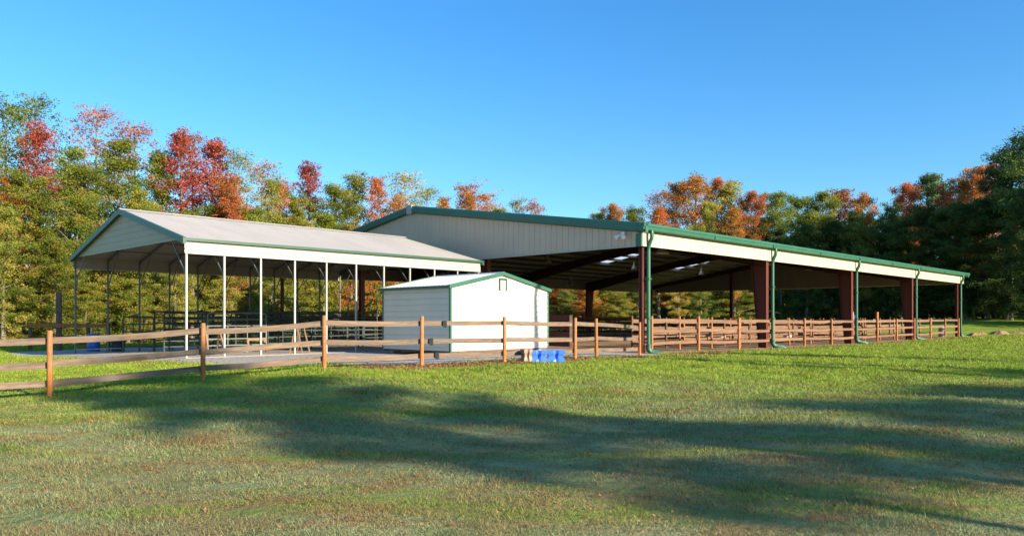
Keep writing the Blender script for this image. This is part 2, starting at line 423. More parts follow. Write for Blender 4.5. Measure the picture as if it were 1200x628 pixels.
def leaf_litter():
    m, nt, b = newmat('fallen_leaves')
    at = N(nt, 'ShaderNodeAttribute'); at.attribute_name = 'tint'
    c = ramp(nt, [(0,(0.10,0.035,0.015)),(0.4,(0.24,0.08,0.025)),(0.7,(0.27,0.12,0.04)),(1,(0.24,0.15,0.07))], at.outputs['Fac']).outputs[0]
    nt.links.new(c, b.inputs['Base Color']); b.inputs['Roughness'].default_value = 0.7
    n = 5000
    # clusters
    cx = rng.random(230); cY = (2.15+(5.4-2.15)*rng.random(230))**2
    cX = (cx*2-1)*(0.70*cY)
    pick = rng.integers(0, 230, n)
    X = cX[pick] + rng.normal(0, 0.9, n)*(0.5+cY[pick]/14); Y = cY[pick] + rng.normal(0, 0.35, n)*(0.5+cY[pick]/14)
    # many along the fence foot
    t = rng.random(9000); fx = np.interp(t, [0,.3,.5,.75,1], [-4.6,-1.6,.6,3.6,7.0]); fy = np.interp(t, [0,.3,.5,.75,1], [20.6,21.4,23.4,26.5,30.3])
    X = np.concatenate([X, fx+rng.normal(0,.6,9000)]); Y = np.concatenate([Y, fy-.5+rng.normal(0,.5,9000)])
    t = rng.random(4000); X = np.concatenate([X, 7+t*31+rng.normal(0,.4,4000)]); Y = np.concatenate([Y, 31.6+t*32+rng.normal(0,.4,4000)])
    t = rng.random(1500); X = np.concatenate([X, -17+t*7+rng.normal(0,.6,1500)]); Y = np.concatenate([Y, 27.5-t*4+rng.normal(0,.5,1500)])
    k_ = (Y > 4.3); X, Y = X[k_], Y[k_]
    n = len(X)
    s = (0.009+0.011*rng.random(n))*(Y/7)**0.6
    th = rng.random(n)*2*np.pi; Z = H(X, Y) + 0.016 + 0.022*rng.random(n)
    d1 = np.stack([np.cos(th), np.sin(th), rng.normal(0,.35,n)],1)*s[:,None]
    d2 = np.stack([-np.sin(th), np.cos(th), rng.normal(0,.35,n)],1)*(s*0.65)[:,None]
    P = np.stack([X,Y,Z],1)
    V = np.stack([P-d1,P-d2,P+d1,P+d2],1).reshape(-1,3); F = np.arange(4*n).reshape(-1,4)
    o = bpy.data.objects.new('fallen_leaves', np_mesh('fallen_leaves', V, F, m, rng.random(n))); COL.objects.link(o)
    tag(o, 'brown and rust fallen leaves scattered over the lawn and along the fence foot', 'leaves', kind='stuff')
leaf_litter()

# ------------------------------------------------------------------ arena building
AZ = R(45)
arena = thing('arena_building', 'long open-sided steel arena building with green trim, cream fascia and dark red columns', 'building', (5.55,32.5,0), AZ)
LEN, WID, EAVE, RIDGE = 48.6, 32.0, 5.44, 7.86
MIDY = WID/2
def roofz(y): return EAVE + (RIDGE-EAVE)*(1-abs(y-MIDY)/MIDY)
BOT = 4.55
for gx, nm in ((0.0, 1), (48.0, -1)):
    mb = MB()
    for y0, y1 in ((0.0, MIDY), (MIDY, WID)):
        ts, ds = ribs(y0, y1, 0.36, 0.035, 0.018)
        mb.sheet(ts, ds, lambda t: (gx, t, BOT), lambda t: (gx, t, roofz(t)-0.06), (-nm,0,0))
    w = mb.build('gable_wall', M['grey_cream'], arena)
    mb = MB()
    mb.sheet([0.0, MIDY, WID], [-0.035]*3, lambda t: (gx, t, BOT), lambda t: (gx, t, roofz(t)-0.06), (-nm,0,0))
    mb.build('inner_face', M['primer'], w)
    MB().box(gx-nm*0.05-0.02, gx-nm*0.05+0.05, 0.0, WID, BOT-0.045, BOT-0.002).build('base_trim', M['cream'], w)
    MB().box(min(gx-nm*0.06,gx-nm*0.005)-0.02, max(gx-nm*0.06,gx-nm*0.005)+0.0, -0.03, 0.26, BOT-0.05, 5.06).build('corner_trim', M['green'], w)
for sy, nm in ((0.0, -1), (WID, 1)):
    mb = MB()
    ts, ds = ribs(0.04, 47.96, 0.36, 0.035, 0.015)
    mb.sheet(ts, ds, lambda t: (t, sy+nm*0.02, BOT-0.03), lambda t: (t, sy+nm*0.02, 5.30), (0,nm,0))
    w = mb.build('fascia_panel', M['cream'], arena)
    MB().sheet([0.04,47.96], [-0.035,-0.035], lambda t: (t, sy+nm*0.02, BOT-0.03), lambda t: (t, sy+nm*0.02, 5.30), (0,nm,0)).build('inner_face', M['primer'], w)
    # gutter: stepped profile swept along the eave
    a, bb = sy+nm*0.06, sy+nm*0.36
    prof = [(a,5.19),(a+nm*0.16,5.15),(bb-nm*0.05,5.19),(bb-nm*0.03,5.33),(bb,5.34),(bb,5.44),(bb-nm*0.04,5.46),(a,5.42)]
    gt = MB().prism([(-0.32,p[0],p[1]) for p in prof], (0,0,0), (LEN+0.35,0,0)).build('gutter', M['green'], arena)
    for k in range(8): MB().box(5.5+k*6-0.025, 5.5+k*6+0.025, min(bb-nm*.04,bb+nm*0.006), max(bb-nm*.04,bb+nm*0.006), 5.18, 5.465).build('gutter_joint', M['green'], gt)
# roof sheets with two skylights in the far slope
SKY = [(27.7,28.9),(39.5,40.7)]
mb = MB()
ts, ds = ribs(-0.15, LEN-0.3, 0.6, 0.08, 0.04)
mb.sheet(ts, ds, lambda t: (t, -0.1, roofz(0)-0.01), lambda t: (t, MIDY, RIDGE), (0,0,1))
cuts = [-0.15, SKY[0][0], SKY[0][1], SKY[1][0], SKY[1][1], LEN-0.3]
for i in range(5):
    ts, ds = ribs(cuts[i], cuts[i+1], 0.6, 0.08, 0.04)
    if i in (1, 3):
        mb.sheet(ts, ds, lambda t: (t, WID+0.1, roofz(WID)-0.01), lambda t: (t, 24.2, roofz(24.2)), (0,0,1))
        mb.sheet(ts, ds, lambda t: (t, 20.6, roofz(20.6)), lambda t: (t, MIDY, RIDGE), (0,0,1))
    else:
        mb.sheet(ts, ds, lambda t: (t, WID+0.1, roofz(WID)-0.01), lambda t: (t, MIDY, RIDGE), (0,0,1))
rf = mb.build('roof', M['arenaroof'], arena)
for a, b2 in SKY:
    MB().sheet([a,b2],[0.01,0.01], lambda t: (t, 24.2, roofz(24.2)), lambda t: (t, 20.6, roofz(20.6)), (0,0,1)).build('skylight', M['skylight'], rf)
MB().prism([(-.2,MIDY-.35,RIDGE+.0),(-.2,MIDY,RIDGE+.075),(-.2,MIDY+.35,RIDGE+.0),(-.2,MIDY,RIDGE+.045)], (0,0,0), (LEN-.1,0,0)).build('ridge_cap', M['green'], rf)
# rake trims
for gx, nm in ((-0.04, -1), (48.04, 1)):
    for y0, y1 in ((-0.36, MIDY-0.22), (MIDY+0.22, WID+0.36)):
        mb = MB()
        za, zb = roofz(max(0,min(WID,y0)))+ (0 if 0<=y0<=WID else -0.04), roofz(max(0,min(WID,y1)))+(0 if 0<=y1<=WID else -0.04)
        x0, x1 = gx, gx+nm*0.18
        prof = [(x0,-0.36),(x1,-0.31),(x1,-0.03),(x1-nm*0.04,0.06),(x0,0.07)]
        mb.prism([(p[0], y0, za+p[1]) for p in prof], (0,y0,za), (0,y1,zb))
        mb.build('rake_trim', M['green'], arena)
    MB().prism([(gx,MIDY-0.23,RIDGE-0.42),(gx,MIDY-0.23,RIDGE+0.05),(gx,MIDY,RIDGE+0.10),(gx,MIDY+0.23,RIDGE+0.05),(gx,MIDY+0.23,RIDGE-0.42)], (0,0,0), (nm*0.2,0,0)).build('peak_cap', M['galv'], arena)
# frames
COLX = [0.32, 11.7, 23.4, 35.1, 46.8]
def ibeam(mb, pts_top, depths, xc, fw=0.22, tf=0.03):
    """web and flanges in the plane x = xc, along pts_top (y,z) with depth below"""
    n = len(pts_top)
    for i in range(n-1):
        (ya,za),(yb,zb) = pts_top[i], pts_top[i+1]; da, db = depths[i], depths[i+1]
        mb.prism([(xc-0.012,ya,za),(xc-0.012,yb,zb),(xc-0.012,yb,zb-db),(xc-0.012,ya,za-da)], (0,0,0), (0.024,0,0))
        mb.prism([(xc-fw/2,ya,za),(xc-fw/2,yb,zb),(xc-fw/2,yb,zb-tf),(xc-fw/2,ya,za-tf)], (0,0,0), (fw,0,0))
        mb.prism([(xc-fw/2,ya,za-da),(xc-fw/2,yb,zb-db),(xc-fw/2,yb,zb-db+tf),(xc-fw/2,ya,za-da+tf)], (0,0,0), (fw,0,0))
GB = -0.5
for i, cx in enumerate(COLX):
    end = i in (0, 4)
    mb = MB()
    pur = 0.2
    for s in (0, 1):
        Yf = (lambda y: y) if s == 0 else (lambda y: WID-y)
        pts = [(Yf(y), roofz(y)-pur-0.02) for y in (0.3, 6.0, 11.0, MIDY)]
        ibeam(mb, pts, [0.45]*4 if end else [1.05, 0.75, 0.6, 0.75], cx)
    mb.build('rafter', M['darkrafter'], arena)
    for s in (0, 1):
        mb = MB()
        w0, w1 = (0.20, 0.20) if end else (0.42, 0.98)
        zt = roofz(0.3) - pur - 0.05 - (0.3 if end else 0.0)
        Yf = (lambda y: y) if s == 0 else (lambda y: WID-y)
        y0 = 0.12
        P = [(Yf(y0), GB), (Yf(y0+w0), GB), (Yf(y0+w1), zt), (Yf(y0), zt)]
        mb.prism([(cx-0.015,)+p for p in P], (0,0,0), (0.03,0,0))
        fw = 0.17 if end else 0.26
        mb.prism([(cx-fw/2,)+p for p in (P[0], P[3], (Yf(y0+0.03),zt), (Yf(y0+0.03),GB))], (0,0,0), (fw,0,0))
        mb.prism([(cx-fw/2,)+p for p in (P[1], P[2], (Yf(y0+w1-0.03),zt), (Yf(y0+w0-0.03),GB))], (0,0,0), (fw,0,0))
        mb.build('column', M['maroon'], arena)
for cx in (0.32, 46.8):
    for yy in (10.0, 21.6):
        mb = MB()
        zt = roofz(yy)-0.6
        mb.box(cx-0.015, cx+0.015, yy-0.13, yy+0.13, GB, zt)
        mb.box(cx-0.13, cx+0.13, yy-0.15, yy-0.125, GB, zt); mb.box(cx-0.13, cx+0.13, yy+0.125, yy+0.15, GB, zt)
        mb.build('column', M['maroon'], arena)
yy = 0.9
while yy < WID:
    if abs(yy-MIDY) > 0.3:
        zt = roofz(yy)-0.015
        mb = MB()
        mb.box(0.06, 47.9, yy-0.01, yy+0.01, zt-0.2, zt); mb.box(0.06, 47.9, yy-0.07, yy, zt-0.208, zt-0.19); mb.box(0.06, 47.9, yy, yy+0.07, zt-0.02, zt-0.004)
        mb.build('purlin', M['underside'], arena)
    yy += 1.55
# downspouts
def downspout(x, side, par):
    Yf = (lambda y: y) if side == 0 else (lambda y: WID-y)
    mb = MB()
    p = [(x,Yf(-0.22),5.2),(x,Yf(-0.24),4.98),(x,Yf(-0.22),4.86),(x,Yf(-0.14),4.70),(x,Yf(-0.07),4.52),(x,Yf(-0.06),4.35),(x,Yf(-0.06),0.1)]
    mb.tube(p, 0.085, 10)
    for z in (1.4, 3.1): mb.box(x-.105, x+.105, Yf(-0.06)-.1, Yf(-0.06)+.1, z, z+.05)
    d = mb.build('downspout', M['green'], par)
    b2 = [(x,Yf(-0.06),0.30),(x,Yf(-0.06),0.10),(x+.06,Yf(-0.12),-0.02),(x+.18,Yf(-0.26),-0.06),(x+.36,Yf(-0.44),-0.10),(x+.5,Yf(-0.58),-0.2)]
    MB().tube(b2, [.115,.12,.125,.13,.125,.12], 10).build('boot', M['green'], d)
for cx in (0.42, 11.95, 23.65, 35.35, 47.0):
    downspout(cx, 0, arena); downspout(cx, 1, arena)
# floodlight on gable
fl = thing('floodlight', 'white twin security floodlight fixed to the gable wall near the building corner', 'light', (5.55-0.9*u-0.06*u, 32.5+0.9*u-0.06*u, 5.02), AZ)
MB().box(-0.07,0.0,-0.09,0.09,-0.02,0.16).build('base', M['whitepl'], fl)
for s in (-1,1):
    mb = MB(); mb.tube([(-0.05,s*0.05,0.05),(-0.16,s*0.12,0.0)],0.02,6); mb.tube([(-0.13,s*0.10,0.03),(-0.30,s*0.2,-0.10)],[0.05,0.105],10)
    mb.build('lamp_head', M['whitepl'], fl)
# hanging bay lamps
proto = None
ROWN = {3.0:'first', 10.5:'second', 21.5:'third', 29.0:'last'}; BAYN = {6.0:'near end', 17.6:'second', 29.2:'third', 40.6:'far end'}
for bx in (6.0, 17.6, 29.2, 40.6):
    for by in (3.0, 10.5, 21.5, 29.0):
        X, Y = AR(bx, by); z = roofz(by) - 0.22
        lab = 'bell-shaped hanging lamp in the %s bay, %s row from the front eave' % (BAYN[bx], ROWN[by])
        if proto is None:
            proto = thing('bay_lamp', lab, 'lamp', (X,Y,z), 0, 'hanging bay lamps under the arena roof')
            MB().tube([(0,0,0),(0,0,-0.36)],0.02,6).build('stem', M['lampgrey'], proto)
            MB().lathe([(0.0,-0.28),(0.09,-0.28),(0.11,-0.34),(0.11,-0.5),(0.15,-0.56),(0.27,-0.84),(0.33,-0.92),(0.31,-0.915),(0.25,-0.84),(0.13,-0.56)],18).build('shade', M['lampgrey'], proto)
        else: dup(proto, (X,Y,z), 0, lab)

# ------------------------------------------------------------------ carport
CA = R(46.4)
cw, sw = math.cos(CA), math.sin(CA)
CP0 = (-11.5, 26.7)
def CPW(x, y): return (CP0[0]+x*cw-y*sw, CP0[1]+x*sw+y*cw)
carport = thing('carport', 'open carport with pinkish grey ribbed roof, green trim and many slim pale posts', 'carport', (CP0[0],CP0[1],0), CA)
CL, CW, CE, CR = 14.35, 11.9, 4.26, 5.80
CM = CW/2
def cz(y): return CE + (CR-CE)*(1-abs(y-CM)/CM)
mb = MB()
for e in (0, 1):
    ts, ds = ribs(-0.12, CL+0.12, 0.23, 0.05, 0.008)
    ye, ze = (-0.16, CE-0.03) if e == 0 else (CW+0.16, CE-0.03)
    mb.sheet(ts, ds, lambda t: (t, ye, ze), lambda t: (t, CM, CR+0.02), (0,0,1))
crf = mb.build('roof', M['roofmetal'], carport)
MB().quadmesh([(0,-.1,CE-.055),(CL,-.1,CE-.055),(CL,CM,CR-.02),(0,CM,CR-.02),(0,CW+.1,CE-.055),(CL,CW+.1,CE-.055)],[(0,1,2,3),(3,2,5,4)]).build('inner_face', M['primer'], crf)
MB().prism([(-.14,CM-.22,CR-.01),(-.14,CM,CR+.075),(-.14,CM+.22,CR-.01)], (0,0,0), (CL+.28,0,0)).build('ridge_cap', M['roofmetal'], crf)
for e in (0, 1):
    y = -0.05 if e == 0 else CW+0.05
    nn = -1 if e == 0 else 1
    # horizontal ribbed fascia band
    zs, ds = ribs(3.74, 4.22, 0.24, 0.06, 0.02)
    mb = MB()
    mb.sheet(zs, ds, lambda z: (-0.03, y, z), lambda z: (CL+0.03, y, z), (0,nn,0))
    w = mb.build('fascia_panel', M['cream'], carport)
    MB().sheet([3.74,4.22], [-0.02,-0.02], lambda z: (-0.03, y, z), lambda z: (CL+0.03, y, z), (0,nn,0)).build('inner_face', M['primer'], w)
    MB().box(-0.13, CL+0.13, min(y+nn*0.03,y+nn*0.13), max(y+nn*0.03,y+nn*0.13), 4.13, 4.235).build('eave_trim', M['greendark'], carport)
    MB().box(-0.03, CL+0.03, y-0.03, y+0.03, 3.69, 3.737).build('fascia_edge', M['galv'], carport)
for gx, nm in ((0.0,-1),(CL,1)):
    # gable infill triangle, horizontal ribs
    zs, ds = ribs(CE-0.05, CR-0.10, 0.24, 0.06, 0.008)
    def ya(z): return CM*(z-CE+0.06)/(CR-CE+0.02) if z > CE else 0.02
    mb = MB()
    mb.sheet(zs, ds, lambda z: (gx, ya(z), z), lambda z: (gx, CW-ya(z), z), (nm,0,0))
    w = mb.build('gable_panel', M['shade_gable'], carport)
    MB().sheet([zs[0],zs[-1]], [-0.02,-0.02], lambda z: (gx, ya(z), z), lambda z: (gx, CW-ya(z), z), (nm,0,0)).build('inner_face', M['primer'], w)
    for s in (0, 1):
        Yf = (lambda y: y) if s == 0 else (lambda y: CW-y)
        y0, y1 = -0.2, CM
        mb = MB()
        mb.prism([(gx+nm*0.03,Yf(y0),CE-0.24),(gx+nm*0.03,Yf(y0),CE-0.02),(gx+nm*0.03,Yf(y1),CR+0.05),(gx+nm*0.03,Yf(y1),CR-0.17)], (0,0,0), (nm*0.12,0,0))
        mb.build('rake_trim', M['greendark'], carport)
NP = 10
for k in range(NP+1):
    x = CL*k/NP
    xi = min(max(x, 0.05), CL-0.05)
    # one bent: rafter + braces
    mb = MB()
    for s in (0, 1):
        Yf = (lambda y: y) if s == 0 else (lambda y: CW-y)
        mb.bar((xi, Yf(0.0), CE-0.14), (xi, CM, CR-0.14), 0.065, 0.065)
        mb.bar((xi, Yf(0.03), 2.95), (xi, Yf(1.45), cz(1.45)-0.16), 0.035, 0.035)
    mb.bar((xi, CM-2.2, cz(CM-2.2)-0.16), (xi, CM+2.2, cz(CM+2.2)-0.16), 0.05, 0.05)
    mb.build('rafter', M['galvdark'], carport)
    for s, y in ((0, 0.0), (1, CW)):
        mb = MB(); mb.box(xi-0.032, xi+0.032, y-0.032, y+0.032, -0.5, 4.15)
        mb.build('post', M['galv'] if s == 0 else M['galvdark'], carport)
for yy in (1.2, 2.6, 4.0, 5.4, 6.5, 7.9, 9.3, 10.7):
    MB().box(0.0, CL, yy-0.04, yy+0.04, cz(yy)-0.10, cz(yy)-0.045).build('purlin', M['underside'], carport)
# base rails
for y in (0.0, CW): MB().box(0, CL, y-0.05, y+0.05, -0.02, 0.025).build('base_rail', M['gravel'], carport)

# ------------------------------------------------------------------ shed
SA = math.atan2(4.0, 3.8)
shed = thing('storage_shed', 'white metal storage shed with green trim standing on blocks behind the fence', 'shed', (-2.27,28.0,0), SA)
SW, SD, S0, SE, SR = 5.5, 4.1, 0.20, 2.62, 3.17
def hsheet(mb, z0, z1, A, B, nrm, pitch=0.23):
    zs, ds = ribs(z0, z1, pitch, 0.045, 0.022)
    mb.sheet(zs, ds, A, B, nrm)
for y, nn in ((0.0,-1),(SD,1)):
    mb = MB()
    hsheet(mb, S0, SE, lambda z: (0,y,z), lambda z: (SW,y,z), (0,nn,0))
    hsheet(mb, SE, SR-0.03, lambda z: (SW/2*(z-SE)/(SR-SE),y,z), lambda z: (SW-SW/2*(z-SE)/(SR-SE),y,z), (0,nn,0))
    w = mb.build('gable_wall', M['white'], shed)
    if nn == -1:
        v = MB()
        v.box(SW/2-0.22, SW/2-0.155, -0.05, -0.026, 2.50, 2.93); v.box(SW/2+0.155, SW/2+0.22, -0.05, -0.026, 2.50, 2.93)
        v.box(SW/2-0.22, SW/2+0.22, -0.054, -0.026, 2.932, 2.995)
        vt = v.build('vent_frame', M['greendark'], w)
        lv = MB()
        for k in range(6): lv.box(SW/2-0.15, SW/2+0.15, -0.034, -0.026, 2.52+k*0.068, 2.565+k*0.068)
        lv.build('louvre', M['white'], vt)
for x, nn in ((0.0,-1),(SW,1)):
    mb = MB(); hsheet(mb, S0, SE, lambda z: (x,0,z), lambda z: (x,SD,z), (nn,0,0)); mb.build('side_wall', M['white'], shed)
mb = MB()
for e in (0, 1):
    ts, ds = ribs(-0.08, SD+0.08, 0.23, 0.05, 0.02)
    xe = -0.10 if e == 0 else SW+0.10
    mb.sheet(ts, ds, lambda t: (xe, t, SE+0.015), lambda t: (SW/2, t, SR+0.04), (0,0,1))
sroof = mb.build('roof', M['shedroof'], shed)
MB().prism([(SW/2-.16,-.09,SR+.015),(SW/2,-.09,SR+.085),(SW/2+.16,-.09,SR+.015)], (0,0,0), (0,SD+.18,0)).build('ridge_cap', M['shedroof'], sroof)
for x in (0.0, SW):
    for y in (0.0, SD):
        sx_, sy_ = (-1 if x == 0 else 1), (-1 if y == 0 else 1)
        mb = MB()
        a, b2 = sorted((x+sx_*0.022, x-sx_*0.055)); c, d = sorted((y+sy_*0.016, y+sy_*0.024)); mb.box(a,b2,c,d,S0,SE)
        a, b2 = sorted((x+sx_*0.016, x+sx_*0.0225)); c, d = sorted((y+sy_*0.0155, y-sy_*0.055)); mb.box(a,b2,c,d,S0,SE)
        mb.build('corner_trim', M['green'], shed)
    s_ = -1 if x == 0 else 1
    a, b2 = sorted((x+s_*0.03, x+s_*0.11)); MB().box(a,b2,-0.09,SD+0.09,SE-0.09,SE+0.005).build('eave_trim', M['green'], shed)
for y, nn in ((-0.03,-1),(SD+0.03,1)):
    for s in (0, 1):
        Xf = (lambda x: x) if s == 0 else (lambda x: SW-x)
        MB().prism([(Xf(-0.12),y,SE-0.10),(Xf(-0.12),y,SE+0.03),(Xf(SW/2),y,SR+0.075),(Xf(SW/2),y,SR-0.06)], (0,0,0), (0,nn*0.07,0)).build('rake_trim', M['green'], shed)
MB().box(0.03,SW-0.03,0.03,SD-0.03,S0-0.07,S0-0.004).build('floor_frame', M['darkwood'], shed)
for x in (0.45, 2.75, 4.9):
    for y in (0.18, SD-0.25): MB().box(x-0.2,x+0.2,y-0.14,y+0.1,-0.1,S0-0.073).build('foundation_block', M['concrete'], shed)

# ------------------------------------------------------------------ rail fences
def rail_fence(name, label, pts, posth, railz, rmat, pmat, rail_h=0.13, pw=0.055, side=1, extra=None, jit=0.02):
    ox, oy = pts[0]; oz = 0
    f = thing(name, label, 'fence', (ox,oy,0), 0, 'brown three-rail board fences')
    rr = random.Random(len(pts)*7+int(ox*10))
    for (x, y) in pts:
        z = h(x, y); lx, ly = rr.uniform(-.012,.012), rr.uniform(-.012,.012)
        hh = posth + rr.uniform(-.02,.03)
        nb = MB(); nb.tube([(0,0,-0.4),(lx*.3,ly*.3,0.3),(lx,ly,hh-0.02),(lx,ly,hh)], [pw,pw,pw*0.95,pw*0.8], 10)
        p = nb.build('post', pmat, f); p.location = (x-ox, y-oy, z)
    for i in range(len(pts)-1):
        (x1,y1),(x2,y2) = pts[i], pts[i+1]
        d = Vector((x2-x1,y2-y1,0)).normalized(); nrm = Vector((-d.y,d.x,0))*side
        for rz in railz:
            a = Vector((x1-ox,y1-oy,h(x1,y1)+rz+rr.uniform(-jit,jit))); b2 = Vector((x2-ox,y2-oy,h(x2,y2)+rz+rr.uniform(-jit,jit)))
            off = nrm*(pw+0.018)
            a += off - d*0.0; b2 += off
            sag = rr.uniform(-0.045, 0.015); n = 6; L = (b2-a).length - 0.006
            mb = MB(); V = []
            for k in range(n+1):
                t = k/n; c = Vector((L*t, 0.01*math.sin(t*math.pi)*rr.choice((-1,1)), sag*math.sin(math.pi*t)))
                hh = rail_h/2
                V += [c+Vector((0,-.017,-hh)), c+Vector((0,.017,-hh)), c+Vector((0,.017,hh)), c+Vector((0,-.017,hh))]
            F = [(3,2,1,0), tuple(4*n+q for q in (0,1,2,3))]
            for k in range(n):
                F += [(4*k+q, 4*k+(q+1)%4, 4*k+4+(q+1)%4, 4*k+4+q) for q in range(4)]
            mb.quadmesh(V, F)
            o = mb.build('rail', rmat, f); o.location = a
            dd = b2-a; o.rotation_euler = (0, -math.atan2(dd.z, math.hypot(dd.x,dd.y)), math.atan2(dd.y, dd.x))
    return f
FP = [(-18.2,7.2),(-16.0,9.3),(-13.9,11.3),(-11.6,13.3),(-9.29,15.26),(-7.06,17.35),(-4.72,19.1),(-2.44,20.5),(-.22,22.0),(2.0,24.1)]
fence = rail_fence('rail_fence', 'brown three-rail fence running across the lawn in front of the shed and carport', FP + [(2.88,25.9),(5.15,30.6)], 1.32, (0.27,0.65,1.14), M['rail'], M['post'])
# strap hinges on the slip rails right of the post in front of the shed corner
mz = h(-2.0,20.9)
for px, rz in ((-1.85,1.14),(-2.2,0.65),(-2.05,0.27)):
    t = (px+2.44)/(2.22); x, y = -2.44+2.22*t, 20.5+1.5*t
    MB().box(-.05,.05,-.03,.085,-.095,.095).build('hinge', M['black'], fence).location = (x+18.2, y-7.2, h(x,y)+rz)
# arena fence line along the front side, then inner line
def line_pts(x0, x1, n, y): return [AR(x0+(x1-x0)*k/n, y) for k in range(n+1)]
rail_fence('rail_fence', 'sunlit brown three-rail fence between the front columns of the arena', line_pts(0.75, 46.6, 12, 0.0), 1.60, (0.42,0.94,1.43), M['railold'], M['post'], 0.145, 0.06, 1)
rail_fence('rail_fence', 'inner brown plank fence just behind the front fence of the arena', line_pts(2.3, 44.3, 14, 1.5), 1.62, (0.36,0.88,1.42), M['railold'], M['post'], 0.17, 0.05, 1)
rail_fence('rail_fence', 'brown plank fence one lane behind the inner fence of the arena', line_pts(4.0, 46.0, 14, 3.4), 1.62, (0.30,0.66,1.02,1.40), M['railold'], M['darkwood'], 0.19, 0.055, 1)
rail_fence('rail_fence', 'plank fence across the arena at right, joining front side to far side', [AR(33.0, y) for y in (3,6,9,12,15,18,21,24,27,30)], 1.62, (0.30,0.70,1.08,1.46), M['railold'], M['post'], 0.15, 0.055, 1)
rail_fence('rail_fence', 'sunlit plank pen fence deep inside the right half of the arena', line_pts(16, 46, 10, 8.0), 1.62, (0.25,0.62,1.0,1.42), M['railold'], M['post'], 0.15, 0.055, 1)
def board_wall(name, label, pts, top, mat, pmat):
    ox, oy = pts[0]
    f = thing(name, label, 'fence', (ox,oy,0), 0, 'dark red board walls of the arena')
    for (x,y) in pts:
        MB().box(-.07,.07,-.07,.07,-.4,top+.03).build('post', pmat, f).location = (x-ox,y-oy,h(x,y))
    for i in range(len(pts)-1):
        (x1,y1),(x2,y2) = pts[i],pts[i+1]
        for k in range(4):
            z = 0.25+k*(top-0.35)/3
            d = Vector((x2-x1,y2-y1,0)).normalized(); nr = Vector((d.y,-d.x,0))*0.09
            MB().bar(Vector((x1-ox,y1-oy,h(x1,y1)+z))+nr, Vector((x2-ox,y2-oy,h(x2,y2)+z))+nr, 0.03, 0.30).build('board', mat, f)
board_wall('board_wall', 'dark red board wall along the far side of the arena', line_pts(1.0, 46.5, 11, 30.5), 1.72, M['maroon'], M['darkwood'])
board_wall('board_wall', 'dark red board wall across the near end of the arena behind the shed', [AR(1.2, y) for y in (5,8.5,12,15.5,19,22.5,26,29.5)], 1.6, M['maroon'], M['darkwood'])

# jump blocks by the fence
def jump_block(label, x, y, rz, mat, L=0.54, Hh=0.36, D=0.36):
    """moulded block: hourglass pillar, V notches on every side"""
    t = thing('jump_block', label, 'jump block', (x,y,h(x,y)), rz, 'plastic jump blocks by the fence')
    def ring(z, w, d, nt_):
        a, c = w/2, d/2; n_ = nt_
        P = [(-a,-c),(-0.30*a,-c),(0,-c+n_),(0.30*a,-c),(a,-c),(a,-0.3*c),(a-n_,0),(a,0.3*c),(a,c),(0.3*a,c),(0,c-n_),(-0.3*a,c),(-a,c),(-a,0.3*c),(-a+n_,0),(-a,-0.3*c)]
        return [(p[0],p[1],z) for p in P]
    levels = [(0.0,1.0,.02),(0.03,1.0,.03),(0.10,0.97,.05),(Hh*0.42,0.80,.09),(Hh*0.58,0.80,.09),(Hh-0.10,0.97,.05),(Hh-0.03,1.0,.03),(Hh,0.985,.02)]
    V = []; F = []
    for z, s_, q in levels: V += ring(z, L*s_, D*(0.5+0.5*s_), q)
    for i in range(len(levels)-1):
        F += [(16*i+k, 16*i+(k+1)%16, 16*(i+1)+(k+1)%16, 16*(i+1)+k) for k in range(16)]
    F += [tuple(range(15,-1,-1)), tuple(16*(len(levels)-1)+k for k in range(16))]
    MB().quadmesh(V, F).build('body', mat, t)
    c = MB()
    c.box(-0.05,0.05,-0.04,0.04,Hh+0.001,Hh+0.012)
    c.build('top_plug', mat, t)
    return t
jump_block('blue plastic jump block lying beside the fence, left of the pair', 0.76, 22.55, R(8), M['blue'])
jump_block('blue plastic jump block at the right end beside the fence post', 1.29, 22.66, R(5), M['blue'])
jump_block('tan jump block at the left end of the blue ones', 0.42, 22.35, R(20), M['tan'], 0.26, 0.38, 0.34)

# ------------------------------------------------------------------ drums, posts, pens
def drum(name, label, x, y, mat, r=0.29, hh=0.88, cat='barrel'):
    t = thing(name, label, cat, (x,y,h(x,y)), 0)
    MB().lathe([(0,0.0),(r*.93,0),(r*.97,.03),(r,.10),(r,.28*hh),(r*1.035,.30*hh),(r*1.035,.33*hh),(r,.35*hh),(r,.63*hh),(r*1.035,.65*hh),(r*1.035,.68*hh),(r,.70*hh),(r,hh-.08),(r*.95,hh-.02),(r*.93,hh)],20).build('drum', mat, t)
    MB().lathe([(r*.93,hh),(r*.90,hh+.01),(r*.88,hh-.02),(0,hh-.02)],20).build('lid', mat, t)
    return t
drum('barrel','blue plastic barrel standing behind the left end of the carport', -20.6,37.4, M['bluebarrel'])
drum('barrel','pale blue grey barrel standing inside the far right end of the arena', *AR(45.2,0.9), M['galv'])
drum('barrel','white barrel standing in the arena left of the yellow tree', *AR(27.0,11.5), M['whitepl'])
drum('barrel','white barrel standing in the arena behind the second front bay', *AR(27.5,6.4), M['whitepl'])
drum('barrel','black drum beside the blue barrel at the carport corner', -19.5,37.6, M['black'], 0.3, 0.7)

